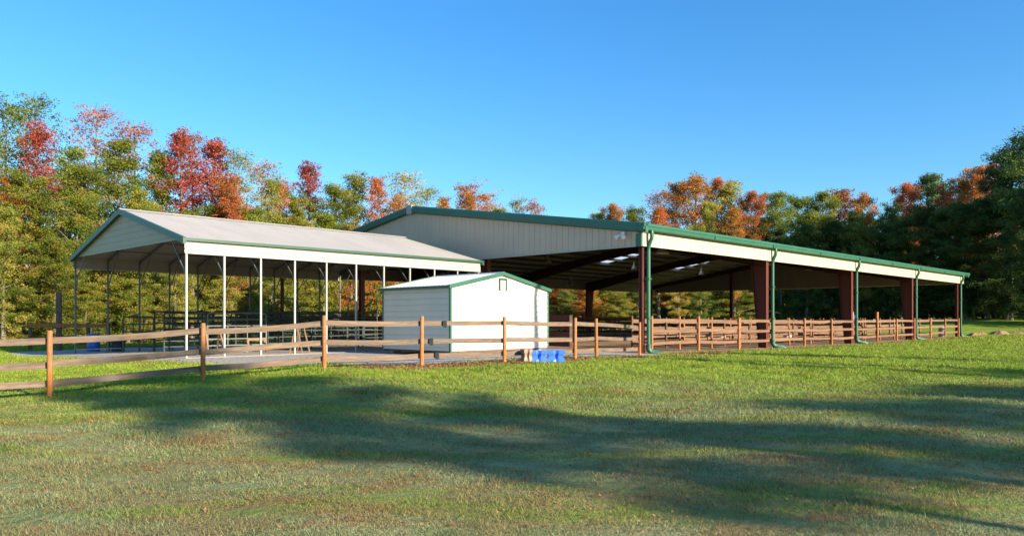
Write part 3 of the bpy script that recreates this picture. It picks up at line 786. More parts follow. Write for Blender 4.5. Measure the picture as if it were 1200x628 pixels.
hr = thing('hitching_rail', 'dark timber hitching rail with a tall post left of the carport', 'rail', (-24.1,38.0,-0.2), 0)
for x in (0.0, 2.9, 3.9): MB().tube([(x,0,-0.3),(x,0,1.42)],0.09,8).build('post', M['darkwood'], hr)
pz = MB(); pz.tube([(1.4,0.05,-0.3),(1.4,0.05,2.92)],0.14,10); pz.build('tall_post', M['darkwood'], hr)
MB().tube([(1.4,0.05,2.922),(1.4,0.05,3.0)],[0.135,0.11],10).build('lit_post_top', M['lumber'], hr)  # paler wood puts the sunlit top of the post into the colour
MB().bar((-0.1,-0.11,1.28),(4.0,-0.11,1.28),0.05,0.18).build('rail', M['post'], hr)
MB().bar((-0.1,-0.11,0.62),(4.0,-0.11,0.62),0.05,0.14).build('rail', M['darkwood'], hr)

def corral_panel(label, loc, rz, L=2.9, Hh=1.8, mat='pipe', arch=False, rails=6):
    t = thing('corral_panel', label, 'corral panel', loc, rz, 'pipe corral panels under the carport')
    mb = MB()
    if arch:
        mb.tube([(0,0,-.1),(0,0,2.2),(0.1,0,2.42),(0.3,0,2.5),(L-0.3,0,2.5),(L-0.1,0,2.42),(L,0,2.2),(L,0,-.1)],0.03,7)
    else:
        mb.tube([(0,0,0.05),(0,0,Hh-0.12),(0.04,0,Hh-0.03),(0.12,0,Hh),(L-0.12,0,Hh),(L-0.04,0,Hh-0.03),(L,0,Hh-0.12),(L,0,0.05)],0.04,7)
        mb.tube([(0,0,-0.15),(0,0,0.06)],0.04,6); mb.tube([(L,0,-0.15),(L,0,0.06)],0.04,6)
    mb.build('frame', M[mat], t)
    n = rails-1 if not arch else rails
    for k in range(n):
        z = 0.28+k*(Hh-0.28)/(rails-1 if not arch else rails-1)
        MB().tube([(0,0,z),(L,0,z)],0.034,6).build('rail', M[mat], t)
    for x in (L/3, 2*L/3) if not arch else (L/2,):
        MB().bar((x,0,0.28),(x,0,Hh),0.035,0.012,(0,1,0)).build('brace', M[mat], t)
    return t
for k_, (xx, nm_) in enumerate(((3.0,'leftmost'),(5.95,'second'),(8.9,'third'))):
    X, Y = CPW(xx, 9.3); corral_panel('%s dark pipe panel of the middle row of pens under the carport' % nm_, (X, Y, h(X,Y)), CA, rails=7, Hh=1.85)
for k_, (xx, nm_) in enumerate(((5.6,'first'),(9.0,'second'),(12.9,'third'))):
    X, Y = CPW(xx, 7.5); corral_panel('%s dark cross panel between the pens from the left' % nm_, (X, Y, h(X,Y)), CA+R(90), L=3.6, rails=7, Hh=1.8)
def place_panel(x, y, ang, where, **k):
    X, Y = CPW(x, y); corral_panel(where, (X, Y, h(X,Y)), CA+ang, **k)
place_panel(1.9, 11.3, 0, 'lower dark pipe panel at the left end of the back row under the carport', L=1.4, Hh=1.7, rails=5)
place_panel(3.35, 11.3, 0, 'dark pipe panel in the back row under the carport, second from left', rails=7, Hh=1.95)
place_panel(6.3, 11.3, 0, 'dark pipe panel in the middle of the back row under the carport', rails=7, Hh=1.95)
place_panel(9.25, 11.3, 0, 'dark pipe panel right of the middle of the back row', rails=6)
place_panel(12.2, 11.3, 0, 'dark pipe panel at the right end of the back row', L=1.6, rails=6)
place_panel(4.2, 7.4, 0, 'grey pipe panel in the front row of pens under the carport', mat='pipelight', rails=6)
place_panel(7.2, 7.4, 0, 'dark tall gate frame with rounded top corners behind the sawhorse', L=1.6, arch=True)
place_panel(8.85, 7.4, 0, 'dark pipe panel right of the tall gate frame', rails=6)
place_panel(11.8, 7.4, 0, 'dark gate frame with rounded top near the shed', L=1.9, arch=True)
place_panel(4.15, 7.45, R(90), 'dark pipe panel running back from the front row, leftmost', L=3.7, rails=6)
place_panel(7.15, 7.5, R(90), 'dark pipe panel running back behind the rounded gate frame', L=3.6, rails=6)
place_panel(11.75, 7.5, R(90), 'dark pipe panel running back beside the gate frame near the shed', L=3.6, rails=6)
place_panel(8.0, 4.8, R(12), 'low dark pipe panel in front of the pens, right of the sawhorse', L=3.2, Hh=1.05, rails=5)
place_panel(11.2, 5.2, R(4), 'low dark pipe panel in front of the pens, close to the shed', L=2.4, Hh=1.05, rails=5)

def sawhorse(label, x, y, rz, Hh=0.95, L=0.9):
    t = thing('sawhorse', label, 'sawhorse', (x,y,h(x,y)), rz, 'wooden sawhorses under the carport')
    MB().box(-L/2,L/2,-.05,.05,Hh-.1,Hh).build('top_beam', M['lumber'], t)
    for sx_ in (-1,1):
        for sy_ in (-1,1):
            MB().bar((sx_*(L/2-.08),sy_*0.03,Hh-.03),(sx_*(L/2-.02),sy_*0.27,0.0),0.065,0.035,(0,1,0)).build('leg', M['lumber'], t)
        MB().bar((sx_*(L/2-.05),-0.17,0.38),(sx_*(L/2-.05),0.17,0.38),0.03,0.09).build('cross_brace', M['lumber'], t)
X, Y = CPW(5.3,1.3); sawhorse('tall pale wooden sawhorse near the front posts of the carport', X, Y, R(85), 1.12)
X, Y = CPW(4.6,3.6); sawhorse('small wooden sawhorse left of and behind the tall one', X, Y, R(20), 0.6, 0.8)
X, Y = CPW(3.6,5.6); sawhorse('wooden sawhorse farther back by the grey pipe panel', X, Y, R(60), 0.9)

# electrical box, tall post, small shelter in the arena background
eb = thing('electrical_box', 'white electrical box mounted on the third front column of the arena', 'box', (*AR(23.4,-0.02),1.25), AZ)
MB().box(0.42,0.62,0.1,0.35,0.0,0.42).build('cabinet', M['whitepl'], eb); MB().box(0.15,0.42,0.2,0.25,-0.2,0.62).build('bracket', M['galv'], eb)
tp = thing('timber_post', 'tall orange brown timber post behind the fence at the right end of the arena', 'post', (*AR(44.5,6.0),-0.12), AZ)
MB().tube([(0,0,-.3),(0,0,2.2)],0.14,10).build('shaft', M['post'], tp)
sx0, sy0 = 28.6, 97.5
sh = thing('field_shelter', 'small brown field shelter with low dark roof seen through the arena', 'shelter', (sx0,sy0,h(sx0,sy0)), R(10))
for x in (0,5.5):
    for y in (0,3.5): MB().box(x-.09,x+.09,y-.09,y+.09,-.2,2.1).build('post', M['post'], sh)
MB().prism([(-.5,-.5,2.0),(2.6,-.5,2.75),(6.2,-.5,2.0),(6.2,-.5,1.88),(2.6,-.5,2.62),(-.5,-.5,1.88)],(0,0,0),(0,4.6,0)).build('roof', M['darkwood'], sh)
MB().box(.1,5.4,3.4,3.48,0,1.9).build('back_wall', M['darkwood'], sh)

# dirt mounds right of the arena
def mound(label, x, y, r, hh, seed):
    rr = np.random.default_rng(seed); n, m_ = 26, 10
    V, F = [], []
    for i in range(m_+1):
        for k in range(n):
            t = i/m_; a = 2*math.pi*k/n
            q = 1+0.22*math.sin(3*a+seed)+0.13*math.sin(7*a+2*seed)+rr.normal(0,.04)
            V.append((r*t*q*math.cos(a), 0.7*r*t*q*math.sin(a), hh*(math.cos(t*math.pi)*.5+.5)*(1+0.3*math.sin(5*a+seed*3)*t)+rr.normal(0,.02*hh+.012) - 0.03*t))
    for i in range(m_):
        F += [(i*n+k, (i+1)*n+k, (i+1)*n+(k+1)%n, i*n+(k+1)%n) for k in range(n)]
    o = MB().quadmesh(V, F, True).build('dirt_mound', M['dirt'], None)
    o.location = (x, y, h(x,y)+0.01); tag(o, label, 'dirt mound', 'heaps of clay dirt right of the arena')
mound('largest orange clay mound on the field right of the arena', 44.6, 69.5, 1.4, 0.42, 1)
mound('low clay heap just right of the last arena downspout', 41.8, 68.6, 1.0, 0.28, 2)
mound('small clay heap left of the largest mound', 43.0, 69.6, 0.7, 0.3, 3)
mound('long low clay heap right of the largest mound', 47.2, 70.6, 1.7, 0.3, 4)
mound('clay heap at the right edge of the photo', 49.4, 72.0, 1.2, 0.3, 5)

# ------------------------------------------------------------------ trees
def leafmat(name, c0, c1, c2, trans=0.52):
    m, nt, b = newmat(name)
    at = N(nt, 'ShaderNodeAttribute'); at.attribute_name = 'tint'
    c = ramp(nt, [(0.0,c0),(0.5,c1),(1.0,c2)], at.outputs['Fac']).outputs[0]
    oi = N(nt, 'ShaderNodeObjectInfo')
    hv = N(nt, 'ShaderNodeHueSaturation')
    r1 = N(nt, 'ShaderNodeMapRange'); nt.links.new(oi.outputs['Random'], r1.inputs[0]); r1.inputs[3].default_value = 0.82; r1.inputs[4].default_value = 1.18
    nt.links.new(r1.outputs[0], hv.inputs['Value']); nt.links.new(c, hv.inputs['Color'])
    nt.links.new(hv.outputs['Color'], b.inputs['Base Color'])
    b.inputs['Roughness'].default_value = 0.55; b.inputs['Specular IOR Level'].default_value = 0.08
    tr = N(nt, 'ShaderNodeBsdfTranslucent'); nt.links.new(hv.outputs['Color'], tr.inputs['Color'])
    mx = N(nt, 'ShaderNodeMixShader'); mx.inputs[0].default_value = trans
    nt.links.new(b.outputs[0], mx.inputs[1]); nt.links.new(tr.outputs[0], mx.inputs[2])
    nt.links.new(mx.outputs[0], nt.nodes['Material Output'].inputs['Surface'])
    return m
LM = {
 'olive green': leafmat('leaf_olive', (0.10,0.15,0.022), (0.22,0.26,0.038), (0.40,0.31,0.055)),
 'green': leafmat('leaf_green', (0.085,0.135,0.028), (0.17,0.22,0.042), (0.29,0.29,0.06)),
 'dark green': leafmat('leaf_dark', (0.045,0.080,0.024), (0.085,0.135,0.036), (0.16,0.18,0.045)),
 'yellow green': leafmat('leaf_yellowgreen', (0.17,0.20,0.035), (0.31,0.32,0.055), (0.46,0.36,0.09)),
 'yellow': leafmat('leaf_yellow', (0.28,0.25,0.05), (0.50,0.37,0.07), (0.58,0.45,0.13)),
 'orange': leafmat('leaf_orange', (0.25,0.20,0.04), (0.54,0.21,0.045), (0.64,0.29,0.07)),
 'rust red': leafmat('leaf_rust', (0.24,0.17,0.04), (0.48,0.13,0.045), (0.58,0.20,0.07)),
 'crimson': leafmat('leaf_crimson', (0.20,0.09,0.035), (0.40,0.055,0.045), (0.50,0.14,0.09)),
 'pink': leafmat('leaf_pink', (0.32,0.13,0.08), (0.44,0.18,0.13), (0.48,0.34,0.22)),
 'pine green': leafmat('needle_pine', (0.04,0.075,0.02), (0.08,0.13,0.035), (0.15,0.19,0.05), 0.15),
}
M['bark'] = wood('bark', (0.07,0.055,0.04), (0.15,0.12,0.095), (0.27,0.23,0.19), (5,5,1.0))

def make_tree(style, seed):
    """returns trunk mesh, crown mesh (unit: metres, nominal height 16)"""
    r = random.Random(seed); nr = np.random.default_rng(seed)
    HT = 16.0
    P = dict(
      broad = dict(base=.16, R=3.9, nb=30, up=(.25,.8), clump=(.55,1.0), ncl=3, leaves=95, ls=.09, ex=.85),
      tall  = dict(base=.14, R=2.5, nb=32, up=(.35,1.0), clump=(.5,.85), ncl=3, leaves=88, ls=.088, ex=.85),
      wispy = dict(base=.16, R=2.7, nb=34, up=(.9,2.0), clump=(.38,.7), ncl=3, leaves=62, ls=.085, ex=.8),
      sparse= dict(base=.25, R=3.0, nb=26, up=(.5,1.3), clump=(.45,.8), ncl=3, leaves=32, ls=.082, ex=.8),
      pine  = dict(base=.52, R=2.9, nb=22, up=(.02,.35), clump=(.55,.85), ncl=3, leaves=100, ls=.10, ex=.5),
      bushy = dict(base=.03, R=3.2, nb=36, up=(.15,.6), clump=(.6,1.0), ncl=3, leaves=95, ls=.095, ex=.9),
      small = dict(base=.0, R=2.6, nb=46, up=(-.05,.25), clump=(.35,.7), ncl=2, leaves=30, ls=.20, ex=.3),
    )[style]
    tb = MB()
    # trunk
    lean = (r.uniform(-.5,.5), r.uniform(-.5,.5)); wob = [r.uniform(-.2,.2) for _ in range(8)]
    def tp(t): return Vector((lean[0]*t*t+wob[0]*math.sin(4*t+wob[1]*9)*t, lean[1]*t*t+wob[2]*math.sin(5*t+wob[3]*9)*t, HT*0.97*t))
    r0 = dict(broad=.27,tall=.22,wispy=.2,sparse=.17,pine=.25,bushy=.2,small=.16)[style]
    tb.tube([tp(t) + (Vector((0,0,-0.6)) if t == 0 else Vector()) for t in (0,.02,.12,.3,.5,.7,.85,1.0)], [r0*1.4,r0*1.15,r0,r0*.85,r0*.62,r0*.38,r0*.2,.02], 9)
    clumps = []
    for i in range(P['nb']):
        t = P['base'] + (0.97-P['base'])*((i+r.random())/P['nb'])**0.9
        s = (t-P['base'])/(1-P['base'])
        if style == 'pine': prof = (0.55+0.6*math.sin(math.pi*min(1,s*1.05)))*(1-0.45*s)
        elif style == 'small': prof = 1.02-s
        elif style == 'bushy': prof = (0.75+0.45*math.sin(math.pi*s))*(1-.55*s**2)
        else: prof = (math.sin(math.pi*(s*.83+.12)))**.7 * (1-.15*s)
        L = P['R']*prof*r.uniform(.62,1.18)
        a = i*2.399963+r.uniform(-.5,.5); up = r.uniform(*P['up'])*(.55+.7*s)
        d = Vector((math.cos(a),math.sin(a),up)).normalized()
        b0 = tp(t); pts = [b0]; cur = Vector(b0); dd = d.copy()
        for k in range(4):
            dd = (dd + Vector((r.uniform(-.22,.22),r.uniform(-.22,.22),r.uniform(-.05,.18 if style!='pine' else .08)))).normalized()
            cur = cur + dd*L/4; pts.append(Vector(cur))
        rb = max(.025, r0*.34*(1-.6*s))
        tb.tube(pts, [rb,rb*.75,rb*.5,rb*.3,.012], 5, caps=False)
        for k in range(P['ncl']+1):
            q = .38+.62*k/P['ncl'] if style not in ('small','bushy') else .25+.75*k/P['ncl']
            j = q*4; i0 = min(3,int(j)); p = pts[i0].lerp(pts[i0+1], j-i0)
            rad = r.uniform(*P['clump'])
            side = Vector((r.uniform(-1,1),r.uniform(-1,1),r.uniform(-.5,.8)))*L*.26
            tip = p+side
            if k % 2 == 0: tb.tube([p, p.lerp(tip,.5)+Vector((0,0,.08)), tip], [rb*.35,rb*.22,.01], 4, caps=False)
            clumps.append((tip, rad)); 
            if style != 'small' and r.random() < .6: clumps.append((p - side*.8, rad*.8))
    # top tuft
    for k in range(4 if style != 'small' else 1):
        clumps.append((tp(.99)+Vector((r.uniform(-.5,.5),r.uniform(-.5,.5),r.uniform(-.6,.3)))*(1 if style!='small' else .1), r.uniform(.4,.7)*(1 if style!='small' else .4)))
    C = []; T = []
    for c, rad in clumps:
        n = int(1.35*P['leaves']*(.6+.8*r.random())*(rad/.7)**1.6)
        g_ = nr.normal(0,1,(n,3)); g_ /= np.linalg.norm(g_,axis=1)[:,None]+1e-9
        g_ *= (nr.random(n)**.45)[:,None]*rad
        g_[:,2] *= .62
        C.append(g_ + np.array(c)); T.append(np.clip(nr.normal(r.gauss(.5,.33), .11, n),0,1))
    # a few stray leaves between clumps
    C = np.concatenate(C); T = np.concatenate(T)
    n = len(C); ls = P['ls']*.83*(.5+1.0*nr.random(n))
    a1 = nr.normal(0,1,(n,3)); a1 /= np.linalg.norm(a1,axis=1)[:,None]
    a2 = np.cross(a1, nr.normal(0,1,(n,3))); a2 /= np.linalg.norm(a2,axis=1)[:,None]+1e-9
    a1 *= ls[:,None]; a2 *= (ls*.6)[:,None]
    if style in ('pine',): a1 *= 1.25; a2 *= .6
    V = np.stack([C-a1, C-a2, C+a1, C+a2],1).reshape(-1,3)
    # normalise height
    sc = HT/ C[:,2].max()
    cm = np_mesh('crown_'+style, V*sc, np.arange(4*n).reshape(-1,4), M['bark'], T)
    me = bpy.data.meshes.new('trunk_'+style); me.from_pydata([tuple(Vector(v)*sc) for v in tb.v], [], tb.f); me.materials.append(M['bark'])
    me.polygons.foreach_set('use_smooth', [True]*len(tb.f)); me.update()
    return me, cm
PROTO = {}
for st, n in (('broad',4),('tall',4),('wispy',4),('sparse',3),('pine',3),('bushy',4),('small',2)):
    PROTO[st] = [make_tree(st, 100+17*i+len(st)*31) for i in range(n)]
CROWN = {}
def crown_mesh(cm, colour):
    k = (cm.name, colour)
    if k not in CROWN:
        c = cm.copy(); c.materials.clear(); c.materials.append(LM[colour]); CROWN[k] = c
    return CROWN[k]
tr_rng = random.Random(99)
STYN = {'broad':'broad', 'tall':'slender', 'sparse':'thinly leaved', 'wispy':'upswept', 'pine':'high-crowned pine', 'bushy':'low bushy', 'small':'small conifer'}
TREES = []
def tree(x, y, ht, style, colour, label=None, group='trees of the woods behind the buildings', width=1.0, name=None, z=None):
    tm, cm = tr_rng.choice(PROTO[style])
    nm = name or ({'pine':'pine_tree','small':'conifer','bushy':'bushy_tree'}.get(style,'tree'))
    t = thing(nm, label, 'tree', (x,y,(h(x,y) if z is None else z)-0.05), tr_rng.uniform(0,6.283), group)
    s = ht/16.0; w = width*s
    t.scale = (w*tr_rng.uniform(.92,1.08), w*tr_rng.uniform(.92,1.08), s)
    a = bpy.data.objects.new('trunk', tm); COL.objects.link(a); a.parent = t
    b2 = bpy.data.objects.new('crown', cm); COL.objects.link(b2); b2.parent = t
    b2.material_slots[0].link = 'OBJECT'; b2.material_slots[0].material = LM[colour]
    if label is None: TREES.append((600+890*x/y, t, style, colour, group))
    return t
def at(px, Y): return ((px-600)/890*Y, Y)
def sky_tree(px, Y, ytop, style, colour, width=1.0, group='trees of the woods behind the buildings', label=None):
    x, y = at(px, Y); z = h(x, y)
    top = 1.35 + (375-ytop)/890*Y
    return tree(x, y, top - z, style, colour, label, group, width)

# skyline row: (px, depth, top y, style, colour, width)
for a in [
 (-60,54,120,'pine','pine green',1.2),(-25,50,150,'broad','olive green',1.1),(5,56,112,'sparse','green',1.3),(40,60,104,'sparse','green',1.0),
 (50,54,138,'wispy','crimson',1.0),(14,49,205,'broad','orange',.8),(78,58,168,'tall','green',1.0),(112,62,118,'sparse','pink',1.1),(158,62,138,'sparse','pink',1.2),
 (135,52,160,'tall','olive green',1.1),(100,50,190,'broad','olive green',1.0),(182,58,175,'tall','olive green',1.0),(165,50,215,'broad','olive green',.9),
 (212,58,150,'wispy','crimson',1.25),(230,61,146,'sparse','pink',1.0),(246,60,158,'wispy','crimson',1.3),(268,56,200,'wispy','rust red',1.3),(283,60,172,'sparse','yellow green',1.0),
 (272,55,215,'wispy','rust red',1.1),(305,66,185,'sparse','orange',1.2),(318,64,205,'wispy','yellow green',1.0),(330,70,210,'wispy','rust red',1.0),
 (365,74,188,'wispy','crimson',1.2),(345,68,222,'broad','olive green',.8),(395,72,212,'broad','olive green',1.0),(415,78,200,'wispy','yellow green',1.3),
 (442,76,204,'wispy','rust red',1.0),(478,80,198,'sparse','yellow',1.4),(462,76,226,'wispy','orange',1.1),(500,84,215,'sparse','yellow green',1.2),
 (520,86,228,'wispy','rust red',1.0),(550,88,206,'sparse','rust red',1.5),(545,86,222,'wispy','orange',1.2),(575,90,218,'sparse','orange',1.3),
 (600,92,226,'sparse','yellow green',1.1),(622,92,232,'sparse','pink',1.2),(585,88,240,'broad','olive green',.7),
 (700,104,246,'broad','yellow green',.7),(722,102,238,'broad','orange',.75),(745,104,240,'broad','green',.8),(768,106,222,'sparse','rust red',1.3),
 (790,108,212,'broad','orange',.8),(772,100,240,'wispy','rust red',1.3),(816,106,202,'wispy','orange',1.5),(838,108,206,'broad','rust red',.8),(826,100,235,'broad','yellow green',.8),
 (858,106,208,'wispy','yellow green',1.5),(878,104,222,'broad','rust red',.8),(860,98,240,'wispy','orange',1.3),(906,106,222,'broad','green',.95),(935,108,226,'broad','green',.95),
 (962,106,222,'broad','olive green',.9),(985,110,219,'wispy','rust red',1.6),(1010,108,224,'broad','orange',.8),(1000,100,245,'broad','green',.8),(1040,104,236,'broad','green',.9),
 (1066,106,214,'broad','rust red',.85),(1085,112,203,'pine','pine green',1.3),(1105,102,216,'broad','crimson',.7),(1122,98,205,'wispy','orange',1.5),(1142,100,192,'broad','orange',.85),
 (1165,96,190,'broad','rust red',.7),(1180,92,168,'pine','pine green',1.3),(1208,86,145,'pine','pine green',1.3),(1235,88,150,'broad','dark green',1.0),(1262,84,160,'pine','pine green',1.3)]:
    sky_tree(*a)
# nearer, lower trees that close the woods' face
for a in [
 (-70,46,200,'bushy','olive green',1.3),(-30,45,215,'broad','olive green',1.1),(4,44,240,'bushy','yellow green',1.2),(30,49,198,'broad','olive green',1.1),(64,45,275,'bushy','olive green',1.5),(48,47,320,'bushy','yellow green',1.6),(16,45,330,'bushy','green',1.7),
 (92,48,225,'broad','olive green',1.1),(124,50,255,'broad','yellow green',1.2),(100,46,330,'bushy','olive green',1.7),(150,49,285,'bushy','olive green',1.4),(188,53,240,'broad','olive green',1.1),(172,50,335,'bushy','yellow green',1.7),(205,50,300,'bushy','yellow green',1.4),
 (225,54,240,'broad','olive green',1.0),(258,56,238,'bushy','olive green',1.1),(290,58,240,'bushy','olive green',1.2),(262,54,310,'bushy','yellow green',1.5),(322,64,250,'bushy','olive green',1.2),
 (350,68,250,'bushy','yellow green',1.2),(380,70,248,'bushy','olive green',1.2),(412,72,262,'bushy','orange',1.2),(440,76,258,'bushy','olive green',1.2),(470,80,262,'broad','rust red',1.0),
 (505,84,266,'bushy','olive green',1.2),(540,88,262,'bushy','olive green',1.2),(575,90,268,'bushy','green',1.2),(610,92,275,'bushy','olive green',1.2),(640,94,300,'bushy','green',1.2),
 (655,92,325,'bushy','rust red',1.6),(690,100,310,'bushy','orange',1.3),(668,97,300,'tall','green',1.2),(712,102,305,'bushy','olive green',1.3),(730,98,325,'bushy','yellow green',1.6),(760,106,270,'bushy','green',1.2),
 (795,97,318,'broad','yellow',1.3),(782,106,265,'bushy','dark green',1.2),(822,98,322,'bushy','green',1.7),(845,100,312,'bushy','green',1.5),(865,98,318,'bushy','olive green',1.7),(850,108,258,'bushy','green',1.1),
 (890,104,265,'bushy','dark green',1.2),(915,102,262,'bushy','dark green',1.2),(945,102,262,'bushy','dark green',1.2),(975,104,258,'bushy','dark green',1.2),(1005,102,262,'bushy','dark green',1.2),
 (1035,100,256,'bushy','dark green',1.2),(1060,98,252,'bushy','dark green',1.2),(1085,98,240,'bushy','dark green',1.2),(1108,96,244,'bushy','dark green',1.2),(1132,94,235,'bushy','dark green',1.2),
 (1158,92,226,'bushy','dark green',1.2),(1185,90,222,'bushy','dark green',1.2),(1210,84,212,'bushy','dark green',1.2),(1240,82,205,'bushy','dark green',1.2),(1275,80,200,'bushy','dark green',1.2)]:
    sky_tree(*a, group='lower trees at the edge of the woods')
# undergrowth along the foot of the right woods
for i, (px, Y) in enumerate([(1078,100),(1098,97),(1118,99),(1136,95),(1152,98),(1170,99),(1188,97),(1206,95),(1226,93),(1250,92)]):
    x, y = at(px, Y); tree(x, y, 5.2+(i%3)*1.1, 'bushy', 'dark green' if i%2 else 'green', None, 'undergrowth at the foot of the right woods', 2.3)
for i, (px, Y) in enumerate([(662,90),(684,94),(706,96),(728,95),(748,97)]):
    x, y = at(px, Y); tree(x, y, 5.0+(i%3), 'bushy', ('green','orange','olive green','yellow green','green')[i], None, 'undergrowth behind the arena', 2.0)
# deeper rows that close the woods low down
for i in range(34):
    px = -60 + i*40 + tr_rng.uniform(-12,12)
    Yd = np.interp(px, [-60,250,400,640,900,1300], [66,74,92,112,124,112])
    yt = np.interp(px, [-60,0,250,400,600,690,900,1100,1200,1300], [300,305,300,265,262,285,262,250,230,220])
    sky_tree(px, float(Yd)+tr_rng.uniform(-3,3), float(yt)+tr_rng.uniform(-12,12), tr_rng.choice(('broad','bushy','tall')),
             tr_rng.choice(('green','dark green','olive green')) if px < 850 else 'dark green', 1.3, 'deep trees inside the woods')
ORD = ['first','second','third','fourth','fifth','sixth','seventh','eighth','ninth','tenth','eleventh','twelfth','thirteenth','fourteenth','fifteenth','sixteenth','seventeenth','eighteenth','nineteenth','twentieth']
def where(px):
    for lim, s in ((88,'left of the carport'),(215,'behind the carport gable'),(420,'behind the carport roof'),(640,'behind the arena ridge'),(750,'behind the left arena corner'),
                   (900,'behind the first arena bay'),(1075,'behind the middle arena bays'),(1140,'behind the far arena end'),(9999,'right of the arena')):
        if px < lim: return s
TREES.sort(key=lambda t: t[0])
GW = {'trees of the woods behind the buildings':'skyline tree', 'lower trees at the edge of the woods':'edge-of-wood tree', 'deep trees inside the woods':'inner-wood tree', 'undergrowth at the foot of the right woods':'undergrowth bush', 'undergrowth behind the arena':'undergrowth bush'}
cnt, tot = {}, {}
for px, t, st, co, gr in TREES: tot[(where(px),st,co,gr)] = tot.get((where(px),st,co,gr),0)+1
for px, t, st, co, gr in TREES:
    k = (where(px),st,co,gr); cnt[k] = cnt.get(k,0)+1
    o = '' if tot[k] == 1 else ', %s from left' % ORD[cnt[k]-1]
    t['label'] = '%s %s %s %s%s' % (STYN[st], co, GW[gr], where(px), o)

# young conifers on the rising field at right
for px, Y, yt, lab in ((1172,95,357,'tallest young conifer on the field right of the arena'),(1141,90,363,'young conifer on the field, between the other two'),(1128,86,364,'young conifer closest to the arena end')):
    x, y = at(px, Y); z = h(x,y); tree(x, y, 1.35+(375-yt)/890*Y-z, 'small', 'yellow green', lab, 'young conifers on the field', 1.25)

# trees beyond the right edge of the view: they shade the lawn and the right woods
SUN_AZ = Vector((0.80, -0.60, 0)).normalized(); SUN_EL = R(19)
def shade_tree(tx, ty, ht, style, width, lab, colour='olive green'):
    """tree whose top drops its shadow at tx,ty"""
    q = ht/math.tan(SUN_EL)
    tree(tx+SUN_AZ.x*q, ty+SUN_AZ.y*q, ht, style, colour, lab, 'trees outside the right edge', width)
SHADE = [
 (-10.4,18.9,12.5,'pine',1.35),(-9.8,16.2,11.5,'pine',.9),(-0.2,13.0,14,'pine',.6),(4.4,13.9,15,'pine',1.2),(2.0,11.6,14,'tall',.8),(8.8,17.0,15,'broad',1.15),(13.4,20.4,15,'broad',1.2),(17.5,25.4,15,'broad',1.2),
 (2.2,27.4,17,'tall',.42),(8.0,33.0,17,'tall',.5)]
for i, a in enumerate(SHADE):
    shade_tree(a[0],a[1],a[2],a[3],a[4],'%s tree outside the right edge, shading the lawn' % ORD[i])
# bare trunk whose shadow stands on the shed front
q = 19.5
x0, y0 = 1.10, 31.35
xs_, ys_ = x0+SUN_AZ.x*q, y0+SUN_AZ.y*q
sn = thing('bare_tree', 'bare dead tree outside the right edge whose shadow stands on the shed', 'tree', (xs_, ys_, h(xs_,ys_)-.1), 1.0)
MB().tube([(0,0,-.3),(.05,.02,1),(.0,.08,4),(.05,.1,7),(-.03,.05,9.2),(.1,0,10.6)],[.3,.25,.22,.19,.13,.03],10).build('trunk', M['bark'], sn)
for z_, a_, l_ in ((6.3,0.4,2.0),(7.4,2.9,1.7),(8.4,4.6,1.5),(9.2,1.2,1.2)):
    c_, s_ = math.cos(a_), math.sin(a_)
    MB().tube([(0,.05,z_),(c_*l_*.5,s_*l_*.5,z_+.5),(c_*l_*.8,s_*l_*.8,z_+1.2),(c_*l_,s_*l_,z_+1.9)],[.07,.05,.03,.008],6).build('limb', M['bark'], sn)
k = 0
for (x, y) in [(80,84),(86,75),(94,70),(110,70),(100,78),(90,86),(124,68),(96,93)]:
    tree(x, y, 15.5+2.5*(k%3), ('broad','tall','bushy')[k%3], 'dark green', '%s tree of the woods continuing beyond the right edge' % ORD[k], 'woods beyond the right edge', 1.3)
    k += 1
# woods far behind, one mass
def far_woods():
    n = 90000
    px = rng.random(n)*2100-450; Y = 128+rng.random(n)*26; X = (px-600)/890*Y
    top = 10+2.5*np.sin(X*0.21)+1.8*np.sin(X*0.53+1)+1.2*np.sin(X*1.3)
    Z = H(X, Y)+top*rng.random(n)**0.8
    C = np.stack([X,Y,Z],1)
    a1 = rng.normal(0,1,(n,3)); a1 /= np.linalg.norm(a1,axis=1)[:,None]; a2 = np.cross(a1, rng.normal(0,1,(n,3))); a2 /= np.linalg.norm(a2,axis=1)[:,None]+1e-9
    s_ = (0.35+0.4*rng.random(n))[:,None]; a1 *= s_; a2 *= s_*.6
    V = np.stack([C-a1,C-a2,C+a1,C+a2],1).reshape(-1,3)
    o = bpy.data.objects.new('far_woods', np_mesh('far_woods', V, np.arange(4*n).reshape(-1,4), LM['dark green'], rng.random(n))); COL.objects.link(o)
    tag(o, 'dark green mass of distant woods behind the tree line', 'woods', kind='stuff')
far_woods()

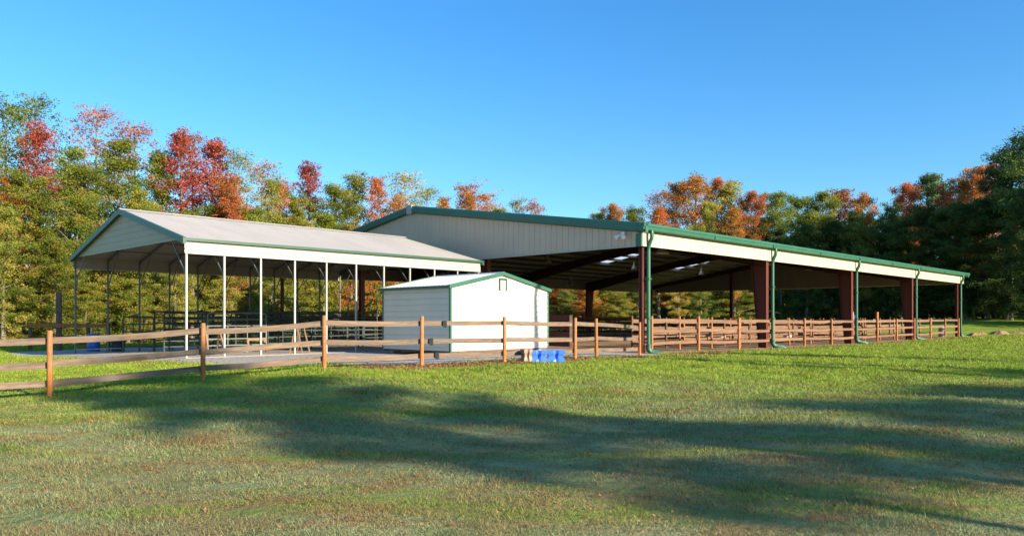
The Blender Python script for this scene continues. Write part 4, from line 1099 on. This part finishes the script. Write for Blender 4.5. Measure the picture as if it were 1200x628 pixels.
# ------------------------------------------------------------------ light, sky, camera
W = bpy.data.worlds.new('World'); S.world = W; W.use_nodes = True
nt = W.node_tree; bg = nt.nodes['Background']
sky = nt.nodes.new('ShaderNodeTexSky'); sky.sky_type = 'NISHITA'; sky.sun_disc = False
sky.sun_elevation = SUN_EL; sky.sun_rotation = math.atan2(SUN_AZ.x, SUN_AZ.y)
sky.air_density = 1.0; sky.dust_density = 0.3; sky.ozone_density = 2.0; sky.altitude = 100
hs = nt.nodes.new('ShaderNodeHueSaturation'); hs.inputs['Saturation'].default_value = 1.22; hs.inputs['Value'].default_value = 1.0
nt.links.new(sky.outputs[0], hs.inputs['Color']); tcw = N(nt, 'ShaderNodeTexCoord'); sxw = N(nt, 'ShaderNodeSeparateXYZ'); nt.links.new(tcw.outputs['Generated'], sxw.inputs[0])
el = ramp(nt, [(0.0,(0.54,0.68,0.80)),(0.12,(0.49,0.72,0.86)),(0.38,(0.44,0.79,0.97)),(0.75,(1.4,1.55,1.55))], sxw.outputs[2])  # tint by elevation; zenith boosted as added fill light above the view
nt.links.new(mixc(nt, 1.0, hs.outputs[0], el.outputs[0], 'MULTIPLY'), bg.inputs['Color'])
bg.inputs['Strength'].default_value = 0.10
sl = bpy.data.lights.new('sun', 'SUN'); sl.energy = 4.8; sl.angle = R(0.6); sl.color = (1.0, 0.86, 0.66)
so = bpy.data.objects.new('sun', sl); COL.objects.link(so)
dirv = Vector((SUN_AZ.x*math.cos(SUN_EL), SUN_AZ.y*math.cos(SUN_EL), math.sin(SUN_EL)))
so.rotation_euler = dirv.to_track_quat('Z', 'Y').to_euler(); so.location = (40, 10, 40)

cam = bpy.data.cameras.new('camera'); co = bpy.data.objects.new('camera', cam); COL.objects.link(co)
cam.sensor_width = 36; cam.lens = 36*890/1200; cam.shift_y = 61/1200
cam.clip_start = 0.1; cam.clip_end = 4000
co.location = (0,0,1.35); co.rotation_euler = (R(90),0,0)
S.camera = co
S.view_settings.view_transform = 'Standard'; S.view_settings.look = 'None'; S.view_settings.exposure = 1.45; S.view_settings.gamma = 1
S.render.engine = 'CYCLES'
S.cycles.max_bounces = 6; S.cycles.transparent_max_bounces = 4
